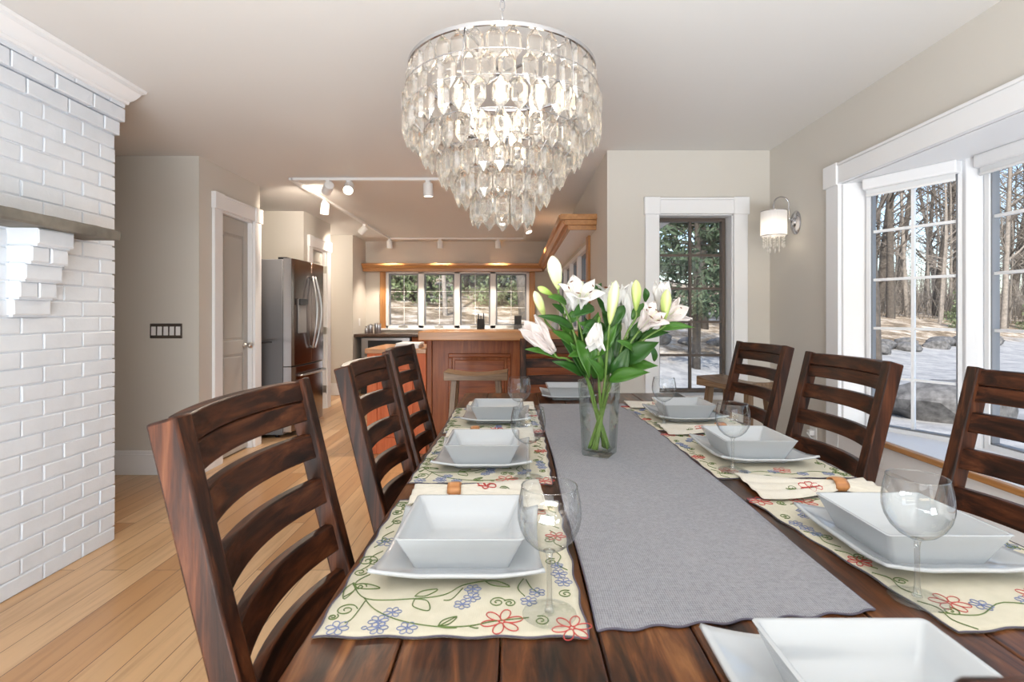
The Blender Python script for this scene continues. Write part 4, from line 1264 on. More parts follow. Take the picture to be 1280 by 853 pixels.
def leaf_mesh(p, q, W, droop, up):
    p = Vector(p); q = Vector(q); d = q-p; L = d.length; d.normalize()
    side = d.cross(up).normalized(); nor = side.cross(d)
    n = 12; vs_ = []; 
    for i in range(n+1):
        s = i/n
        c_ = p+d*L*s+nor*L*droop*math.sin(PI*s)
        wd = W*max(0.02, math.sin(PI*min(1, s**0.72*0.985+0.01)))
        for j in range(5):
            v = j/2-1
            vs_.append(c_+side*v*wd*0.5+nor*wd*0.16*abs(v)+nor*0.0015*math.sin(7*s+v))
    fs = [(i*5+j, i*5+j+1, (i+1)*5+j+1, (i+1)*5+j) for i in range(n) for j in range(4)]
    return MB().add(vs_, fs, 0, True)
MOUTH = VB+Vector((0, 0, VH))
def vloc(x, y, z):
    ca, sa = math.cos(VA), math.sin(VA)
    return VB+Vector((x*ca-y*sa, x*sa+y*ca, z))
Y0 = 1.61
# head pixel (foot of the bloom), tip pixel, depth offset, kind ...
stems = [
 # foot, tip, dY, tip dY, kind, params, label
 ((698, 362), (690, 320), -0.02, -0.02, 'bud', dict(R=0.021, r0=0.35, r1=1.0), 'lily stem with the tallest half-open pale bud, at the top of the bouquet'),
 ((691, 369), (672, 359), 0.0, -0.01, 'bud', dict(R=0.0105, r0=-0.1, r1=0.35), 'lily stem with a small tight green bud pointing towards the kitchen'),
 ((681, 397), (668, 364), 0.01, 0.0, 'bud', dict(R=0.014, r0=0.15, r1=0.85), 'lily stem with a pale upright bud above the far chair'),
 ((692, 441), (657, 400), -0.05, -0.07, 'flower', dict(mat='petal_pink', W=0.052, f0=14, f1=20, st=False), 'lily stem with a closed blush trumpet leaning over the kitchen side'),
 ((722, 389), (727, 352), -0.02, -0.08, 'flower', dict(mat='petal', W=0.056, f0=12, f1=92, st=True), 'lily stem with the wide open white bloom with dark stamens'),
 ((764, 396), (765, 352), 0.03, 0.02, 'flower', dict(mat='petal', W=0.050, f0=10, f1=75, st=True), 'lily stem with the white trumpet bloom in the centre back'),
 ((762, 406), (770, 351), -0.07, -0.07, 'bud', dict(R=0.0165, r0=0.25, r1=0.9), 'lily stem with the long pale green bud at the centre front'),
 ((795, 389), (795, 350), -0.04, -0.04, 'bud', dict(R=0.0150, r0=0.05, r1=0.55), 'lily stem with the upright green bud right of centre'),
 ((786, 412), (784, 352), 0.02, 0.02, 'flower', dict(mat='petal', W=0.042, f0=8, f1=16, st=False), 'lily stem with a closed white trumpet behind the green bud'),
 ((801, 412), (820, 390), -0.05, -0.10, 'flower', dict(mat='petal_pink', W=0.046, f0=10, f1=72, st=True), 'lily stem with the blush open bloom facing the bay window'),
 ((826, 390), (828, 350), 0.02, 0.02, 'flower', dict(mat='petal', W=0.046, f0=10, f1=24, st=False), 'lily stem with the white trumpet before the end window'),
 ((831, 400), (834, 362), -0.05, -0.05, 'bud', dict(R=0.0160, r0=0.05, r1=0.65), 'lily stem with the green bud before the end window'),
 ((826, 402), (848, 390), -0.01, -0.02, 'flower', dict(mat='petal_pink', W=0.040, f0=10, f1=60, st=True), 'lily stem with the small blush bloom nearest the bay window'),
 ((748, 405), (742, 440), -0.07, -0.10, 'flower', dict(mat='petal', W=0.042, f0=8, f1=38, st=False), 'lily stem with a drooping white bloom low at the front'),
 ((708, 392), (712, 372), 0.04, 0.04, 'flower', dict(mat='petal', W=0.038, f0=10, f1=28, st=False), 'lily stem with a narrow white trumpet behind the open bloom'),
 ((775, 404), (772, 382), 0.06, 0.05, 'flower', dict(mat='petal', W=0.040, f0=10, f1=40, st=False), 'lily stem with a white bloom tucked low in the middle'),
]
lvs = [((697, 447), (656, 437), 13, -0.06, 3, 0), ((716, 412), (672, 395), 15, -0.06, 2, 1), ((708, 381), (684, 371), 14, -0.05, 0, 0), ((716, 432), (690, 414), 16, -0.03, 1, 0), ((742, 384), (714, 397), 20, -0.06, 4, 1),
       ((740, 372), (752, 354), 13, 0.03, 5, 1), ((822, 413), (869, 410), 13, -0.06, 11, 0), ((782, 454), (824, 428), 26, -0.05, 9, 1), ((780, 462), (823, 458), 18, -0.05, 8, 0), ((760, 477), (813, 466), 20, -0.07, 6, 0),
       ((722, 424), (737, 474), 17, -0.06, 14, 0), ((735, 474), (701, 424), 18, -0.02, 2, 1), ((780, 382), (763, 414), 14, -0.02, 7, 1), ((752, 477), (734, 447), 17, -0.08, 13, 0), ((806, 360), (806, 380), 9, 0.03, 10, 1), ((818, 452), (811, 428), 10, -0.02, 12, 1),
       ((742, 470), (752, 420), 18, 0.03, 5, 1), ((757, 470), (776, 414), 18, 0.02, 15, 1), ((764, 462), (795, 416), 18, 0.05, 8, 1), ((735, 462), (722, 405), 18, 0.05, 4, 1), ((748, 455), (730, 396), 20, 0.04, 14, 1), ((775, 455), (812, 405), 16, 0.03, 10, 1),
       ((770, 440), (742, 398), 18, 0.05, 15, 0), ((752, 440), (772, 404), 16, -0.04, 6, 0), ((712, 420), (696, 398), 16, 0.0, 1, 0), ((728, 444), (710, 446), 12, -0.07, 3, 0), ((792, 440), (770, 426), 14, -0.06, 7, 0), ((746, 402), (728, 418), 15, -0.05, 4, 1),
       ((728, 470), (690, 452), 15, -0.05, 3, 1), ((733, 466), (712, 428), 17, -0.03, 0, 0), ((744, 474), (741, 428), 19, -0.05, 4, 0), ((754, 468), (762, 424), 18, -0.02, 6, 1), ((768, 474), (786, 432), 20, -0.04, 7, 1), ((774, 468), (806, 442), 20, -0.02, 9, 0),
       ((722, 440), (700, 404), 16, 0.02, 2, 0), ((736, 430), (748, 390), 17, 0.02, 5, 0), ((756, 430), (778, 396), 17, 0.02, 8, 1), ((788, 430), (806, 396), 15, 0.03, 10, 1), ((800, 424), (838, 416), 13, -0.04, 11, 1), ((765, 420), (752, 386), 16, 0.04, 15, 1),
       ((712, 404), (728, 384), 14, 0.01, 14, 0), ((704, 392), (690, 380), 11, -0.02, 0, 1), ((745, 414), (722, 404), 14, -0.04, 4, 0), ((790, 400), (806, 378), 12, 0.02, 8, 0), ((760, 396), (746, 372), 14, 0.05, 5, 1), ((738, 448), (760, 440), 16, -0.06, 13, 0)]
for i, (f, tp, dy, dy2, kind, prm, lab) in enumerate(stems):
    p = P(f[0], f[1], Y0+dy); tipv = P(tp[0], tp[1], Y0+dy2); d = tipv-p; L = d.length
    k = i*2.4
    mouth = vloc(0.036*math.cos(k+2.6), 0.036*math.sin(k+2.6), VH-0.004)
    # lean the mouth point towards the side the bloom is on
    loc_ = Vector((p.x-VB.x, p.y-VB.y, 0)); 
    if loc_.length > 0.03: loc_ = loc_.normalized()*0.039
    mouth = VB+loc_+Vector((0, 0, VH-0.002))
    ft = -loc_*0.75+Vector((0.013*math.cos(k), 0.013*math.sin(k), 0))
    if max(abs(ft.x*math.cos(-VA)-ft.y*math.sin(-VA)), abs(ft.x*math.sin(-VA)+ft.y*math.cos(-VA))) > 0.030: ft *= 0.75
    foot = VB+ft+Vector((0, 0, 0.018))
    ts = thing('lily_stem', lab, 'flower', foot, 0, 'lilies in the glass vase')
    inv = -foot
    rp = lambda q: Vector(q)+inv
    ctrl = [foot, foot.lerp(mouth, 0.5), mouth, mouth.lerp(p, 0.55)+Vector((0, 0, 0.015)), p-d.normalized()*0.02, p]
    pts = []
    for a in range(len(ctrl)-1):
        p0, p1, p2, p3 = ctrl[max(a-1, 0)], ctrl[a], ctrl[a+1], ctrl[min(a+2, len(ctrl)-1)]
        for b2 in range(5):
            t = b2/5; pts.append(0.5*((2*p1)+(p2-p0)*t+(2*p0-5*p1+4*p2-p3)*t*t+(3*p1-p0-3*p2+p3)*t**3))
    pts.append(p)
    MB().tube([rp(q) for q in pts], [0.0042]*15+[0.0034]*(len(pts)-15), 8).build('stem', M['stem'], ts)
    if kind == 'bud': add_bud(ts, rp(p), d, L, prm['R'], prm['r0'], prm['r1'])
    else:
        Lp = L
        if prm['f1'] > 50: Lp = max(L*1.15, 0.098)
        add_flower(ts, rp(p), d, Lp, prm['W'], prm['f0'], prm['f1'], M[prm['mat']], prm['st'], i*0.7)
    for a, b2, w, dyl, si, mk in lvs:
        if si == i:
            up = Vector((0.1, -0.75, 0.65))
            m = leaf_mesh(rp(P(a[0], a[1], Y0+dyl*0.5)), rp(P(b2[0], b2[1], Y0+dyl)), w*Y0/F, 0.10, up)
            m.build('leaf', M['leaf2'] if mk else M['leaf'], ts, fix=False, solid=0.0006)

# ------------------------------------------------------------------ chandelier
CX, CY = -0.037, 1.41
chd = thing('crystal_chandelier', 'round tiered crystal prism chandelier hanging from a chrome chain over the table', 'chandelier', (CX, CY, 0))
m = MB()
seg = 72
def ringprof(r, z0, z1, t): return [[((r+dr)*math.cos(2*PI*k/seg), (r+dr)*math.sin(2*PI*k/seg), z) for k in range(seg)] for dr, z in ((0, z0), (t, z0), (t, z1), (0, z1))]
m.loops(ringprof(0.246, 1.848, 1.857, 0.006), False, False, 0, True, True)
m.build('top_ring', M['chrome'], chd, sharp=40)
rows = [(0.247, 1.848, 35), (0.258, 1.790, 36), (0.258, 1.732, 36), (0.212, 1.676, 30), (0.164, 1.622, 24), (0.122, 1.570, 18), (0.080, 1.516, 12)]
m = MB()
for r, z, n in rows[1:]:
    m.tube([(r*math.cos(2*PI*k/48), r*math.sin(2*PI*k/48), z+0.004) for k in range(48)], 0.0012, 6, 0, False, True)
for k in range(6):
    a = 2*PI*k/6+0.2; ca, sa = math.cos(a), math.sin(a)
    m.tube([(r*ca, r*sa, z+0.004) for r, z, n in rows], 0.0018, 6)
    m.tube([(0.0, 0.0, 1.852), (0.246*ca, 0.246*sa, 1.848)], 0.004, 8)
m.build('tier_frame', M['chrome'], chd)
m = MB(); m.tube([(0, 0, 1.90), (0, 0, 1.60)], 0.007, 10)
m.lathe([(0.001, 1.60), (0.02, 1.605), (0.022, 1.62), (0.008, 1.63)], 16)
for k in range(6):
    a = 2*PI*k/6+0.5
    m.tube([(0, 0, 1.70), (0.05*math.cos(a), 0.05*math.sin(a), 1.685), (0.105*math.cos(a), 0.105*math.sin(a), 1.70)], 0.005, 8)
    m.lathe([(0.011, 1.70), (0.012, 1.725), (0.010, 1.727)], 12, (0.105*math.cos(a), 0.105*math.sin(a), 0))
for k in range(3):
    a = 2*PI*k/3
    m.lathe([(0.011, 1.625), (0.012, 1.645)], 12, (0.035*math.cos(a), 0.035*math.sin(a), 0))
m.build('centre_stem', M['chrome'], chd)
def bulbshape(c, s=1.0): return MB().lathe([(0.008*s, 0), (0.010*s, 0.004*s), (0.0175*s, 0.022*s), (0.019*s, 0.034*s), (0.016*s, 0.048*s), (0.009*s, 0.060*s), (0.002*s, 0.068*s)], 16, c)
for k in range(6):
    a = 2*PI*k/6+0.5
    bulbshape((0.105*math.cos(a), 0.105*math.sin(a), 1.727)).build('bulb', M['bulb'], chd)
for k in range(3):
    a = 2*PI*k/3
    bulbshape((0.035*math.cos(a), 0.035*math.sin(a), 1.646), 0.9).build('bulb', M['bulb'], chd)
m = MB()
z = 1.90; k = 0
while z < 2.36:
    pts = []
    for i in range(14):
        a = 2*PI*i/14
        lx, lz = 0.006*math.cos(a), 0.016*math.sin(a)
        pts.append((lx if k % 2 else 0, 0 if k % 2 else lx, z+0.013+lz))
    m.tube(pts, 0.0019, 6, 0, False, True); z += 0.0255; k += 1
m.build('chain', M['chrome'], chd)
m = MB().lathe([(0.001, 2.4), (0.062, 2.4), (0.062, 2.392), (0.045, 2.375), (0.012, 2.362), (0.001, 2.36)], 32)
m.build('canopy', M['chrome'], chd)
def crystal(m, c, a, L, W, D):
    """long faceted prism, pointed at both ends, hung at c with its flat face turned to angle a"""
    rad = Vector((math.cos(a), math.sin(a), 0)); tan = Vector((-math.sin(a), math.cos(a), 0)); up = Vector((0, 0, 1)); c = Vector(c)
    def hexa(w, d, z): return [c+tan*w*x+rad*d*y+up*z for x, y in ((1, 0), (0.5, 1), (-0.5, 1), (-1, 0), (-0.5, -1), (0.5, -1))]
    m.loops([hexa(W*.06, D*.06, 0), hexa(W*.5, D*.5, -L*0.24), hexa(W*.5, D*.5, -L*0.70), hexa(W*.04, D*.04, -L)], True, True, 0, False)
cl = []
rc = random.Random(2)
for ri, (r, z, n) in enumerate(rows):
    for k in range(n):
        a = 2*PI*(k+0.5*(ri % 2))/n
        cl.append((r, z, a+rc.uniform(-.02, .02), rc.uniform(-.25, .25)))
cl.sort(key=lambda q: q[0]*math.sin(q[2]))           # nearest the camera first
for i, (r, z, a, tw) in enumerate(cl[:99]):
    m = MB(); crystal(m, (r*math.cos(a), r*math.sin(a), z), a+tw, 0.076, 0.040, 0.016)
    m.build('crystal', M['crystal'], chd)
m = MB()
for r, z, a, tw in cl[99:]: crystal(m, (r*math.cos(a), r*math.sin(a), z), a+tw, 0.076, 0.040, 0.016)
o = m.build('crystal_mass', M['crystal'], chd); o['kind'] = 'stuff'

# ------------------------------------------------------------------ sconce
SC = Vector((1.70, 3.43, 0))
M['drop'] = translucent('sconce_drop_glass', (0.9, 0.88, 0.84), 0.6, 0.1)
sn = thing('wall_sconce', 'chrome wall sconce with a white pleated shade and hanging crystal drops', 'wall lamp', SC)
m = MB()
pf = [(0.001, 0.0), (0.060, 0.0), (0.062, 0.006), (0.054, 0.014), (0.03, 0.018), (0.022, 0.03), (0.001, 0.034)]
rings = [[(0.15-q, r*0.95*math.cos(2*PI*k/32), 1.81+r*1.25*math.sin(2*PI*k/32)) for k in range(32)] for r, q in pf]
m.loops(rings).build('back_plate', M['chrome'], sn, sharp=40)
m = MB(); pts = [(0.12, 0, 1.815)]+[(0.045-0.055*math.cos(PI*(1-t)), 0, 1.925+0.055*math.sin(PI*(1-t))) for t in [i/12 for i in range(13)]][::-1]
pts = [(0.118, 0, 1.815), (0.102, 0, 1.84), (0.100, 0, 1.90)]+[(0.05+0.05*math.cos(PI*i/12), 0, 1.93+0.05*math.sin(PI*i/12)) for i in range(13)]+[(0.0, 0, 1.90), (0, 0, 1.875)]
m.tube(pts, 0.0045, 10).build('arm', M['chrome'], sn)
m = MB(); seg = 120
rg = []
for z in (1.722, 1.884):
    rg.append([((0.078+0.0018*math.cos(k*PI/1.5))*math.cos(2*PI*k/seg), (0.078+0.0018*math.cos(k*PI/1.5))*math.sin(2*PI*k/seg), z) for k in range(seg)])
m.loops(rg, False, False).build('shade', M['shade'], sn, fix=False)
m = MB()
for z in (1.722, 1.884): m.tube([(0.079*math.cos(2*PI*k/40), 0.079*math.sin(2*PI*k/40), z) for k in range(40)], 0.0025, 6, 0, False, True)
for k in range(3): m.tube([(0, 0, 1.878), (0.078*math.cos(k*2.1), 0.078*math.sin(k*2.1), 1.882)], 0.002, 6)
m.lathe([(0.013, 1.80), (0.013, 1.872), (0.004, 1.876)], 12)
m.build('shade_ring', M['chrome'], sn)
MB().lathe([(0.008, 1.80), (0.020, 1.775), (0.022, 1.76), (0.014, 1.742), (0.001, 1.735)], 16).build('bulb', emit('sconce_bulb', (1.0, 0.84, 0.62), 16), sn)
for k in range(18):
    inner = k >= 11
    r = 0.036 if inner else 0.064; n = 7 if inner else 11
    a = 2*PI*k/n; L = 0.085 if inner else 0.055
    m = MB()
    x, y = r*math.cos(a), r*math.sin(a)
    m.tube([(x, y, 1.722), (x, y, 1.722-L)], 0.0008, 4)
    for j in range(int(L/0.018)):
        zz = 1.722-0.018*(j+0.6); m.lathe([(0.0005, zz+0.006), (0.0055, zz), (0.0005, zz-0.006)], 6, (x, y, 0))
    zz = 1.722-L
    m.lathe([(0.0005, zz+0.004), (0.0068, zz-0.012), (0.005, zz-0.02), (0.0005, zz-0.026)], 6, (x, y, 0))
    m.build('crystal_drop', M['drop'], sn)

# ------------------------------------------------------------------ track lights on the kitchen ceiling
TXL, TXR, TYF, TYB, TRZ = -1.965, 0.135, 4.55, 8.08, 2.4
trk = thing('track_rail', 'white rectangular ceiling track running round the kitchen ceiling', 'track lighting', ((TXL+TXR)/2, (TYF+TYB)/2, 0))
ox, oy = (TXL+TXR)/2, (TYF+TYB)/2
for x0, x1, y0, y1 in ((TXL, TXR, TYF-.018, TYF+.018), (TXL, TXR, TYB-.018, TYB+.018), (TXL-.018, TXL+.018, TYF-.018, TYB+.018), (TXR-.018, TXR+.018, TYF-.018, TYB+.018)):
    MB().box(x0-ox, x1-ox, y0-oy, y1-oy, 2.376, TRZ).build('rail', M['whiteplastic'], trk, bevel=0.003)
def track_head(x, y, aim, lit, lab, energy):
    t = thing('track_spotlight', lab, 'spotlight', (x, y, 0), 0, 'white track spotlights')
    MB().box(-0.018, 0.018, -0.03, 0.03, 2.342, 2.376).build('adapter', M['whiteplastic'], t, bevel=0.003)
    piv = Vector((0, 0, 2.325)); d = Vector(aim).normalized(); u, w = frame(d)[1:]
    m = MB(); m.tube([(0, 0, 2.342), tuple(piv)], 0.008, 8); m.build('stem', M['whiteplastic'], t)
    m = MB()
    def circ(r, t_): return [piv+d*t_+(u*math.cos(2*PI*k/24)+w*math.sin(2*PI*k/24))*r for k in range(24)]
    m.loops([circ(0.024, -0.035), circ(0.040, -0.028), circ(0.042, 0.0), circ(0.043, 0.085), circ(0.040, 0.085), circ(0.037, 0.068)], True, False)
    m.build('lamp_head', M['whiteplastic'], t, sharp=50)
    m = MB().loops([circ(0.0370, 0.068), circ(0.002, 0.064)], False, True)
    m.build('lens', M['spotlens'], t)
    if lit:
        d_ = bpy.data.lights.new('spot_light', 'SPOT'); d_.energy = energy; d_.color = (1, 0.85, 0.68); d_.spot_size = math.radians(95); d_.spot_blend = 0.7; d_.shadow_soft_size = 0.03
        lo_ = bpy.data.objects.new('spot_light', d_); COL.objects.link(lo_); lo_.parent = t
        lo_.location = piv+d*0.10; lo_.rotation_euler = d.to_track_quat('-Z', 'Y').to_euler()
ES = 100
track_head(-1.64, TYF, (-0.5, 0.75, -0.30), 1, 'white track spotlight turned away towards the refrigerator, nearest the front corner of the track', ES*0.8)
track_head(-1.46, TYF, (0.12, -0.72, -0.55), 1, 'glowing track spotlight facing the table, on the front rail', ES*0.6)
track_head(-0.77, TYF, (0.02, 0.10, -1), 1, 'white track spotlight pointing straight down on the front rail beside the chandelier', ES)
track_head(TXL, 5.35, (-0.10, 0, -1), 1, 'white track spotlight on the side rail nearest the pantry door', ES*0.6)
track_head(TXL, 6.75, (-0.7, 0.2, -0.6), 1, 'white track spotlight on the side rail aimed at the second door', ES*0.3)
track_head(-1.965, TYB, (0, 0.12, -1), 1, 'small white track spotlight at the far left corner over the oak cornice', ES*0.8)
track_head(-1.18, TYB, (0, 0.12, -1), 1, 'small white track spotlight over the middle of the oak cornice', ES*0.8)
track_head(-0.28, TYB, (0, 0.12, -1), 1, 'small white track spotlight over the last casement', ES*0.8)
track_head(TXR, 6.6, (0.3, -0.2, -0.8), 1, 'white track spotlight on the far side rail under the chandelier tip', ES*0.8)

# ------------------------------------------------------------------ blinds
def blind(p, q, lab, z1=1.943, h=0.062):
    p = Vector((p[0], p[1], 0)); q = Vector((q[0], q[1], 0)); d = (q-p); L = d.length; d.normalize(); n = Vector((-d.y, d.x, 0))
    if n.x > 0: n = -n
    mid = (p+q)/2+n*0.052
    t = thing('roller_blind', lab, 'blind', (mid.x, mid.y, 0), 0, 'white roller blinds in the bay')
    m = MB().obox((0, 0, z1-h/2), d*(L/2-0.006), n*0.028, Vector((0, 0, h/2))); m.build('cassette', M['trim'], t, bevel=0.008, bseg=3)
    m = MB().obox(n*0.004+Vector((0, 0, z1-h-0.012)), d*(L/2-0.018), n*0.001, Vector((0, 0, 0.014))); m.build('fabric', M['blind'], t)
    m = MB().obox(n*0.004+Vector((0, 0, z1-h-0.030)), d*(L/2-0.018), n*0.006, Vector((0, 0, 0.007))); m.build('bottom_bar', M['whiteplastic'], t, bevel=0.003)
blind(A, B, 'white rolled-up blind over the angled pane of the bay nearest the sconce')
for k in range(3):
    blind(lerp2(C, D, k/3+0.01), lerp2(C, D, (k+1)/3-0.01), ['white rolled-up blind next to the bay post, cut off by the photo edge', 'white rolled-up blind over the middle pane of the bay', 'white rolled-up blind over the last straight pane of the bay'][k])

# ------------------------------------------------------------------ switches and outlets
sw = thing('switch_plate', 'bronze five-gang light switch plate with white rockers', 'light switch', (-2.635, 3.92, 1.08))
MB().box(-0.121, 0.121, -0.007, 0, -0.056, 0.056).build('plate', M['bronzeplate'], sw, bevel=0.003)
for k in range(5):
    cx = -0.092+0.046*k
    m = MB().prism([(-0.012, -0.033), (-0.009, 0.033), (-0.006, 0.033), (-0.006, -0.033)], 'x', cx-0.0165, cx+0.0165)
    m.build('rocker', M['whiteplastic'], sw, bevel=0.001)
def outlet(loc, axis, lab, cord=False):
    t = thing('wall_outlet', lab, 'outlet', loc)
    def bx(m, u0, u1, d0, d1, z0, z1):
        if axis == 'x-': m.box(-d1, -d0, u0, u1, z0, z1)
        elif axis == 'x+': m.box(d0, d1, u0, u1, z0, z1)
        else: m.box(u0, u1, -d1, -d0, z0, z1)
        return m
    bx(MB(), -0.036, 0.036, 0, 0.006, -0.058, 0.058).build('plate', M['whiteplastic'], t, bevel=0.002)
    for s in (-1, 1): bx(MB(), -0.016, 0.016, 0.006, 0.009, s*0.026-0.016, s*0.026+0.016).build('socket', M['whiteplastic'], t, bevel=0.002)
outlet((1.85, 3.23, 0.445), 'x-', 'white wall outlet with a plugged-in cord under the sconce')
m = MB(); m.box(1.815, 1.840, 3.215, 3.245, 0.455, 0.485)
m.tube([(1.816, 3.23, 0.47), (1.79, 3.20, 0.475), (1.80, 3.15, 0.44), (1.815, 3.13, 0.36), (1.82, 3.16, 0.2), (1.82, 3.2, 0.01)], 0.004, 6)
tag(m.build('power_cord', M['whiteplastic']), 'white plug and cord hanging from the wall outlet', 'cord')
outlet((-2.45, 8.13, 1.09), 'x+', 'white wall outlet above the dark worktop by the kitchen windows')

# ------------------------------------------------------------------ refrigerator
FX, FY0, FY1 = -2.27, 5.06, 5.92
fr = thing('refrigerator', 'stainless french door refrigerator with an ice dispenser', 'refrigerator', (-2.65, 5.49, 0))
lx = lambda x: x+2.65
ly = lambda y: y-5.49
MB().box(lx(-3.02), lx(FX), ly(FY0), ly(FY1), 0.03, 1.745).build('body', M['fridgeside'], fr, bevel=0.006)
m = MB()
for x in (-2.95, -2.35):
    for y in (FY0+0.06, FY1-0.06): m.lathe([(0.02, 0), (0.02, 0.03)], 12, (lx(x), ly(y), 0))
m.build('foot', M['black'], fr)
def curved_door(name, y0, y1, z0, z1, rnd0, rnd1, mat):
    c0, c1 = (FY0+FY1)/2, (FY1-FY0)/2
    pts = [(lx(FX+0.006), ly(y0))]
    n = 14
    for i in range(n+1):
        y = y0+(y1-y0)*i/n
        x = FX+0.085+0.025*(1-((y-c0)/c1)**2)
        e0, e1 = (y-y0), (y1-y)
        if rnd0: x -= 0.018*max(0, 1-e0/0.02)**2
        if rnd1: x -= 0.018*max(0, 1-e1/0.02)**2
        pts.append((lx(x), ly(y)))
    pts.append((lx(FX+0.006), ly(y1)))
    return MB().prism(pts, 'z', z0, z1).build(name, mat, fr, bevel=0.004, sharp=50)
def handle_curve(parent, pts, r=0.011):
    m = MB(); m.tube(pts, r, 10)
    return m.build('handle', M['steel'], parent)
d1 = curved_door('door', FY0+0.004, 5.487, 0.70, 1.755, 1, 0, M['darksteel'])
d2 = curved_door('door', 5.493, FY1-0.004, 0.70, 1.755, 0, 1, M['darksteel'])
dr_ = curved_door('freezer_drawer', FY0+0.004, FY1-0.004, 0.06, 0.69, 1, 1, M['darksteel'])
def steel_edge(parent, z0, z1):
    MB().box(lx(FX+0.006), lx(FX+0.082), ly(FY0+0.0005), ly(FY0+0.004), z0, z1).build('edge_trim', M['steel'], parent)
steel_edge(d1, 0.70, 1.755); steel_edge(dr_, 0.06, 0.69)
for dd_, y in ((d1, 5.455), (d2, 5.525)):
    xs = FX+0.110
    pts = []
    for i in range(17):
        t = i/16
        bowx = 0.028+0.055*math.sin(PI*t); s = -1 if y < 5.49 else 1
        pts.append((lx(xs+bowx), ly(y+s*0.025*math.sin(PI*t)), 0.86+0.74*t))
    pts = [(lx(xs-0.005), ly(y), 0.875)]+pts+[(lx(xs-0.005), ly(y), 1.585)]
    handle_curve(dd_, pts)
pts = [(lx(FX+0.10), ly(5.18), 0.60)]+[(lx(FX+0.14+0.02*math.sin(PI*i/10)), ly(5.18+0.62*i/10), 0.60) for i in range(11)]+[(lx(FX+0.10), ly(5.80), 0.60)]
handle_curve(dr_, pts)
m = MB().box(lx(FX+0.098), lx(FX+0.112), ly(5.17), ly(5.36), 1.02, 1.36); m.build('dispenser', M['grey'], d1, bevel=0.004)
m = MB().box(lx(FX+0.11), lx(FX+0.128), ly(5.165), ly(5.365), 1.30, 1.365); m.build('dispenser_panel', M['black'], d1, bevel=0.004)
m = MB().box(lx(-2.33), lx(-2.24), ly(FY0+0.03), ly(FY0+0.11), 1.745, 1.768); m.box(lx(-2.33), lx(-2.24), ly(FY1-0.11), ly(FY1-0.03), 1.745, 1.768); m.build('hinge_cover', M['black'], fr, bevel=0.003)

# ------------------------------------------------------------------ bar, red cabinet, kitchen counter
BX0, BX1, BY0 = -0.725, XK-0.004, 4.50
bar = thing('breakfast_bar', 'cherry wood breakfast bar with a raised panel front', 'bar counter', ((BX0+BX1)/2, 4.6, 0))
ox, oy = (BX0+BX1)/2, 4.6
m = MB().box(BX0-ox, BX1-ox, BY0-oy, 4.62-oy, 0.0, 0.988); m.build('body', M['cherry_z'], bar, bevel=0.003)
m = MB().box(BX0-0.045-ox, BX0-ox, BY0-0.02-oy, 4.66-oy, 0.0, 0.988); m.build('corner_post', M['cherry_z'], bar, bevel=0.004)
def raised(x0, x1, z0, z1, yf, parent, fm, pm, ox, oy):
    m = MB(); t = 0.035
    for a, b2, c, d in ((x0, x1, z1-t, z1), (x0, x1, z0, z0+t), (x0, x0+t, z0+t, z1-t), (x1-t, x1, z0+t, z1-t)):
        m.box(a-ox, b2-ox, yf-0.016-oy, yf-oy, c, d)
    m.build('panel_moulding', fm, parent, bevel=0.006)
    m = MB().prism([(x0+t+0.02-ox, z0+t+0.02), (x1-t-0.02-ox, z0+t+0.02), (x1-t-0.02-ox, z1-t-0.02), (x0+t+0.02-ox, z1-t-0.02)], 'y', yf-0.010-oy, yf-oy)
    m.build('raised_panel', pm, parent, bevel=0.007)
raised(-0.585, -0.045, 0.20, 0.868, BY0, bar, M['cherry_x'], M['cherry_x'], ox, oy)
raised(0.06, 0.60, 0.20, 0.868, BY0, bar, M['cherry_x'], M['cherry_x'], ox, oy)
m = MB().box(BX0-ox, BX1-ox, BY0-0.014-oy, BY0-oy, 0.0, 0.12); m.build('plinth', M['cherry_x'], bar, bevel=0.003)
m = MB().box(BX0-0.08-ox, BX1-ox, 4.27-oy, 4.86-oy, 0.989, 1.066); o = m.build('bar_top', M['bartop'], bar, bevel=0.008)
rc_ = thing('base_cabinet', 'orange-red painted wooden cabinet end beside the breakfast bar', 'cabinet', (-1.03, 4.85, 0))
ox, oy = -1.03, 4.85
MB().box(-1.285-ox, -0.775-ox, 4.50-oy, 5.18-oy, 0.0, 0.868).build('body', M['redcab'], rc_, bevel=0.003)
m = MB()
for a, b2, c, d in ((-1.285, -1.20, 0, 0.868), (-0.86, -0.775, 0, 0.868), (-1.20, -0.86, 0.76, 0.868), (-1.20, -0.86, 0, 0.14)): m.box(a-ox, b2-ox, 4.482-oy, 4.50-oy, c, d)
m.build('face_frame', M['redcab'], rc_, bevel=0.004)
m = MB().prism([(-1.17-ox, 0.17), (-0.89-ox, 0.17), (-0.89-ox, 0.73), (-1.17-ox, 0.73)], 'y', 4.486-oy, 4.50-oy); m.build('raised_panel', M['redcab'], rc_, bevel=0.01)
MB().box(-1.30-ox, -0.772-ox, 4.465-oy, 5.20-oy, 0.868, 0.910).build('cabinet_top', M['bartop'], rc_, bevel=0.004)
m = MB()
rp_ = random.Random(8)
for k in range(5):
    m.obox((-0.94+rp_.uniform(-.006, .006), 4.62, 0.915+0.009*k), (0.10, rp_.uniform(-.01, .01), 0), (0, 0.13, 0), (0, 0, 0.0043))
tag(m.build('paper_stack', M['whiteplastic']), 'white stack of papers lying on the orange-red cabinet', 'papers')

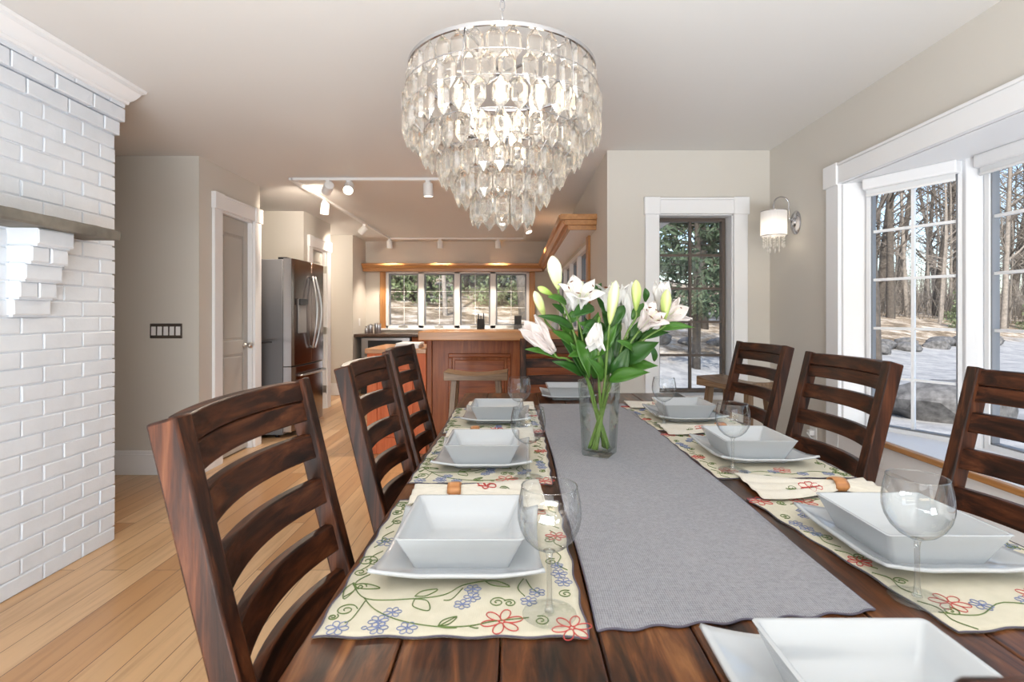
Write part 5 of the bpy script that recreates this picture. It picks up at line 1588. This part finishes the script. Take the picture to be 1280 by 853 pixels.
kc = thing('kitchen_cabinet', 'cherry wood base cabinets under the dark worktop', 'cabinet', (-0.45, 8.15, 0))
ox, oy = -0.45, 8.15
MB().box(-1.58-ox, XK-0.004-ox, 7.89-oy, YB-0.002-oy, 0.0, 0.868).build('body', M['cherry_z'], kc, bevel=0.003)
for k in range(4):
    x0 = -1.56+k*0.55
    dd_ = MB().box(x0-ox, x0+0.53-ox, 7.87-oy, 7.89-oy, 0.12, 0.66).build('door', M['cherry_z'], kc, bevel=0.005)
    MB().lathe([(0.012, 0), (0.012, 0.02)], 10, (x0+0.45-ox, 7.86-oy, 0.6)).build('knob', M['nickel'], dd_)
    dd_ = MB().box(x0-ox, x0+0.53-ox, 7.87-oy, 7.89-oy, 0.68, 0.85).build('drawer', M['cherry_x'], kc, bevel=0.005)
    MB().lathe([(0.012, 0), (0.012, 0.02)], 10, (x0+0.265-ox, 7.86-oy, 0.76)).build('knob', M['nickel'], dd_)
o = MB().box(-2.445, XK-0.004, 7.84, YB-0.002, 0.87, 0.912).build('worktop', M['darkstone'], bevel=0.004)
tag(o, 'dark brown worktop running under the kitchen casements', 'worktop')
ov = thing('wall_oven', 'stainless oven with a black glass window under the dark worktop', 'oven', (-1.98, 8.15, 0))
ox, oy = -1.98, 8.15
MB().box(-2.36-ox, -1.60-ox, 7.90-oy, YB-0.004-oy, 0.0, 0.866).build('body', M['black'], ov, bevel=0.003)
MB().box(-2.33-ox, -1.62-ox, 7.87-oy, 7.90-oy, 0.74, 0.85).build('control_panel', M['black'], ov, bevel=0.003)
dd_ = MB().box(-2.34-ox, -1.61-ox, 7.865-oy, 7.90-oy, 0.16, 0.855).build('door', M['steel'], ov, bevel=0.004)
MB().box(-2.24-ox, -1.72-ox, 7.858-oy, 7.868-oy, 0.66, 0.815).build('window', M['black'], dd_, bevel=0.003)
m = MB(); m.tube([(-2.28-ox, 7.83-oy, 0.60), (-1.67-ox, 7.83-oy, 0.60)], 0.011, 8); m.tube([(-2.26-ox, 7.83-oy, 0.60), (-2.26-ox, 7.868-oy, 0.60)], 0.008, 8); m.tube([(-1.69-ox, 7.83-oy, 0.60), (-1.69-ox, 7.868-oy, 0.60)], 0.008, 8)
m.build('handle', M['steel'], dd_)
cn = [(-2.34, 8.20, 0.038, 0.12, 'leftmost steel canister on the dark worktop'), (-2.262, 8.09, 0.035, 0.15, 'second steel canister in the row on the dark worktop'), (-2.19, 8.17, 0.036, 0.17, 'tallest steel canister in the row on the dark worktop'), (-2.13, 8.08, 0.032, 0.165, 'steel canister nearest the oak window casing'), (-2.31, 8.05, 0.033, 0.085, 'short steel canister in front of the row')]
for x, y, r, h, lab in cn:
    t = thing('canister', lab, 'canister', (x, y, 0.912), 0, 'steel canisters on the worktop')
    MB().lathe([(r*0.95, 0), (r, 0.003), (r, h*0.8)], 24).build('jar', M['steel'], t, sharp=40)
    MB().lathe([(r*1.03, h*0.8), (r*1.03, h*0.93), (r*0.9, h*0.95), (r*0.2, h*0.96), (r*0.2, h)], 24).build('lid', M['chrome'], t, sharp=40)
kb = thing('knife_block', 'black knife block with upright handles before the kitchen casements', 'knife block', (-0.555, 8.2, 0.912))
MB().prism([(-0.07, 0), (0.07, 0), (0.10, 0.19), (-0.01, 0.23)], 'x', -0.058, 0.058).build('block', M['black'], kb, bevel=0.004)
for k in range(6):
    x = -0.04+0.04*(k % 3); y = 0.015+0.05*(k // 3)
    h = [0.10, 0.07, 0.11, 0.06, 0.05, 0.08][k]
    MB().obox((x, y+0.02, 0.20+h/2), (0.010, 0, 0), (0, 0.007, 0), (0, 0.01, h/2+0.01)).build('knife_handle', M['darkgrey'], kb, bevel=0.003)
gr = thing('coffee_grinder', 'grey box-shaped appliance on the worktop before the last casement', 'appliance', (0.03, 8.2, 0.912))
MB().box(-0.065, 0.065, -0.07, 0.07, 0, 0.13).build('body', M['grey'], gr, bevel=0.008)
MB().box(-0.060, 0.060, -0.065, 0.065, 0.13, 0.15).build('waist', M['darkgrey'], gr, bevel=0.004)
MB().box(-0.055, 0.055, -0.06, 0.06, 0.15, 0.28).build('hopper', M['darkgrey'], gr, bevel=0.008)
MB().lathe([(0.012, 0), (0.012, 0.02)], 12, (0.0, -0.075, 0.05)).build('dial', M['black'], gr)
t = thing('storage_jar', 'small white jar on the bar top behind the lilies', 'jar', (0.345, 4.62, 1.067))
MB().lathe([(0.026, 0), (0.031, 0.004), (0.031, 0.055), (0.027, 0.06)], 24).build('jar_body', M['porcelain'], t, sharp=40)
MB().lathe([(0.029, 0.06), (0.029, 0.068), (0.004, 0.072)], 24).build('lid', M['porcelain'], t, sharp=40)
t = thing('spice_tin', 'small black tin beside the white jar on the bar top', 'tin', (0.425, 4.63, 1.067))
MB().lathe([(0.030, 0), (0.032, 0.003), (0.032, 0.056)], 24).build('tin_body', M['black'], t, sharp=40)
MB().lathe([(0.033, 0.056), (0.033, 0.068), (0.004, 0.070)], 24).build('lid', M['darkgrey'], t, sharp=40)

# ------------------------------------------------------------------ saddle stools
def make_stool(lab):
    t = thing('saddle_stool', lab, 'stool', group='wooden saddle stools')
    H = 0.80; hx, hy = 0.225, 0.125
    m = MB(); n = 16; rings = []
    for i in range(n+1):
        u = -1+2*i/n; x = hx*u; dip = 0.026*(1-u*u)
        zt = H-dip; zb = H-0.062-0.4*dip*0
        rings.append([(x, -hy, zb), (x, hy, zb), (x, hy, zt-0.003), (x, hy-0.012, zt), (x, -hy+0.012, zt), (x, -hy, zt-0.003)])
    m.loops(rings).build('seat', M['stool_x'], t, sharp=40, bevel=0.003)
    for sx in (-1, 1):
        for sy in (-1, 1):
            a = Vector((sx*0.155, sy*0.075, H-0.063)); b2 = Vector((sx*0.205, sy*0.14, 0))
            w = 0.02
            MB().loops([[(a.x-w, a.y-w, a.z), (a.x+w, a.y-w, a.z), (a.x+w, a.y+w, a.z), (a.x-w, a.y+w, a.z)], [(b2.x-w, b2.y-w, 0), (b2.x+w, b2.y-w, 0), (b2.x+w, b2.y+w, 0), (b2.x-w, b2.y+w, 0)]], True, True, 0, False).build('leg', M['stool_z'], t, bevel=0.003)
    for sy in (-1, 1): MB().box(-0.175, 0.175, sy*0.112-0.011, sy*0.112+0.011, 0.30, 0.335).build('stretcher', M['stool_x'], t, bevel=0.003)
    for sx in (-1, 1): MB().box(sx*0.178-0.011, sx*0.178+0.011, -0.10, 0.10, 0.42, 0.455).build('stretcher', M['stool_x'], t, bevel=0.003)
    return t
s1 = make_stool('wooden saddle stool standing before the breakfast bar'); s1.location = (-0.285, 3.78, 0)
dup(s1, (1.40, 3.29, 0), math.radians(-66), 'wooden saddle stool beneath the end window, behind a dining chair')
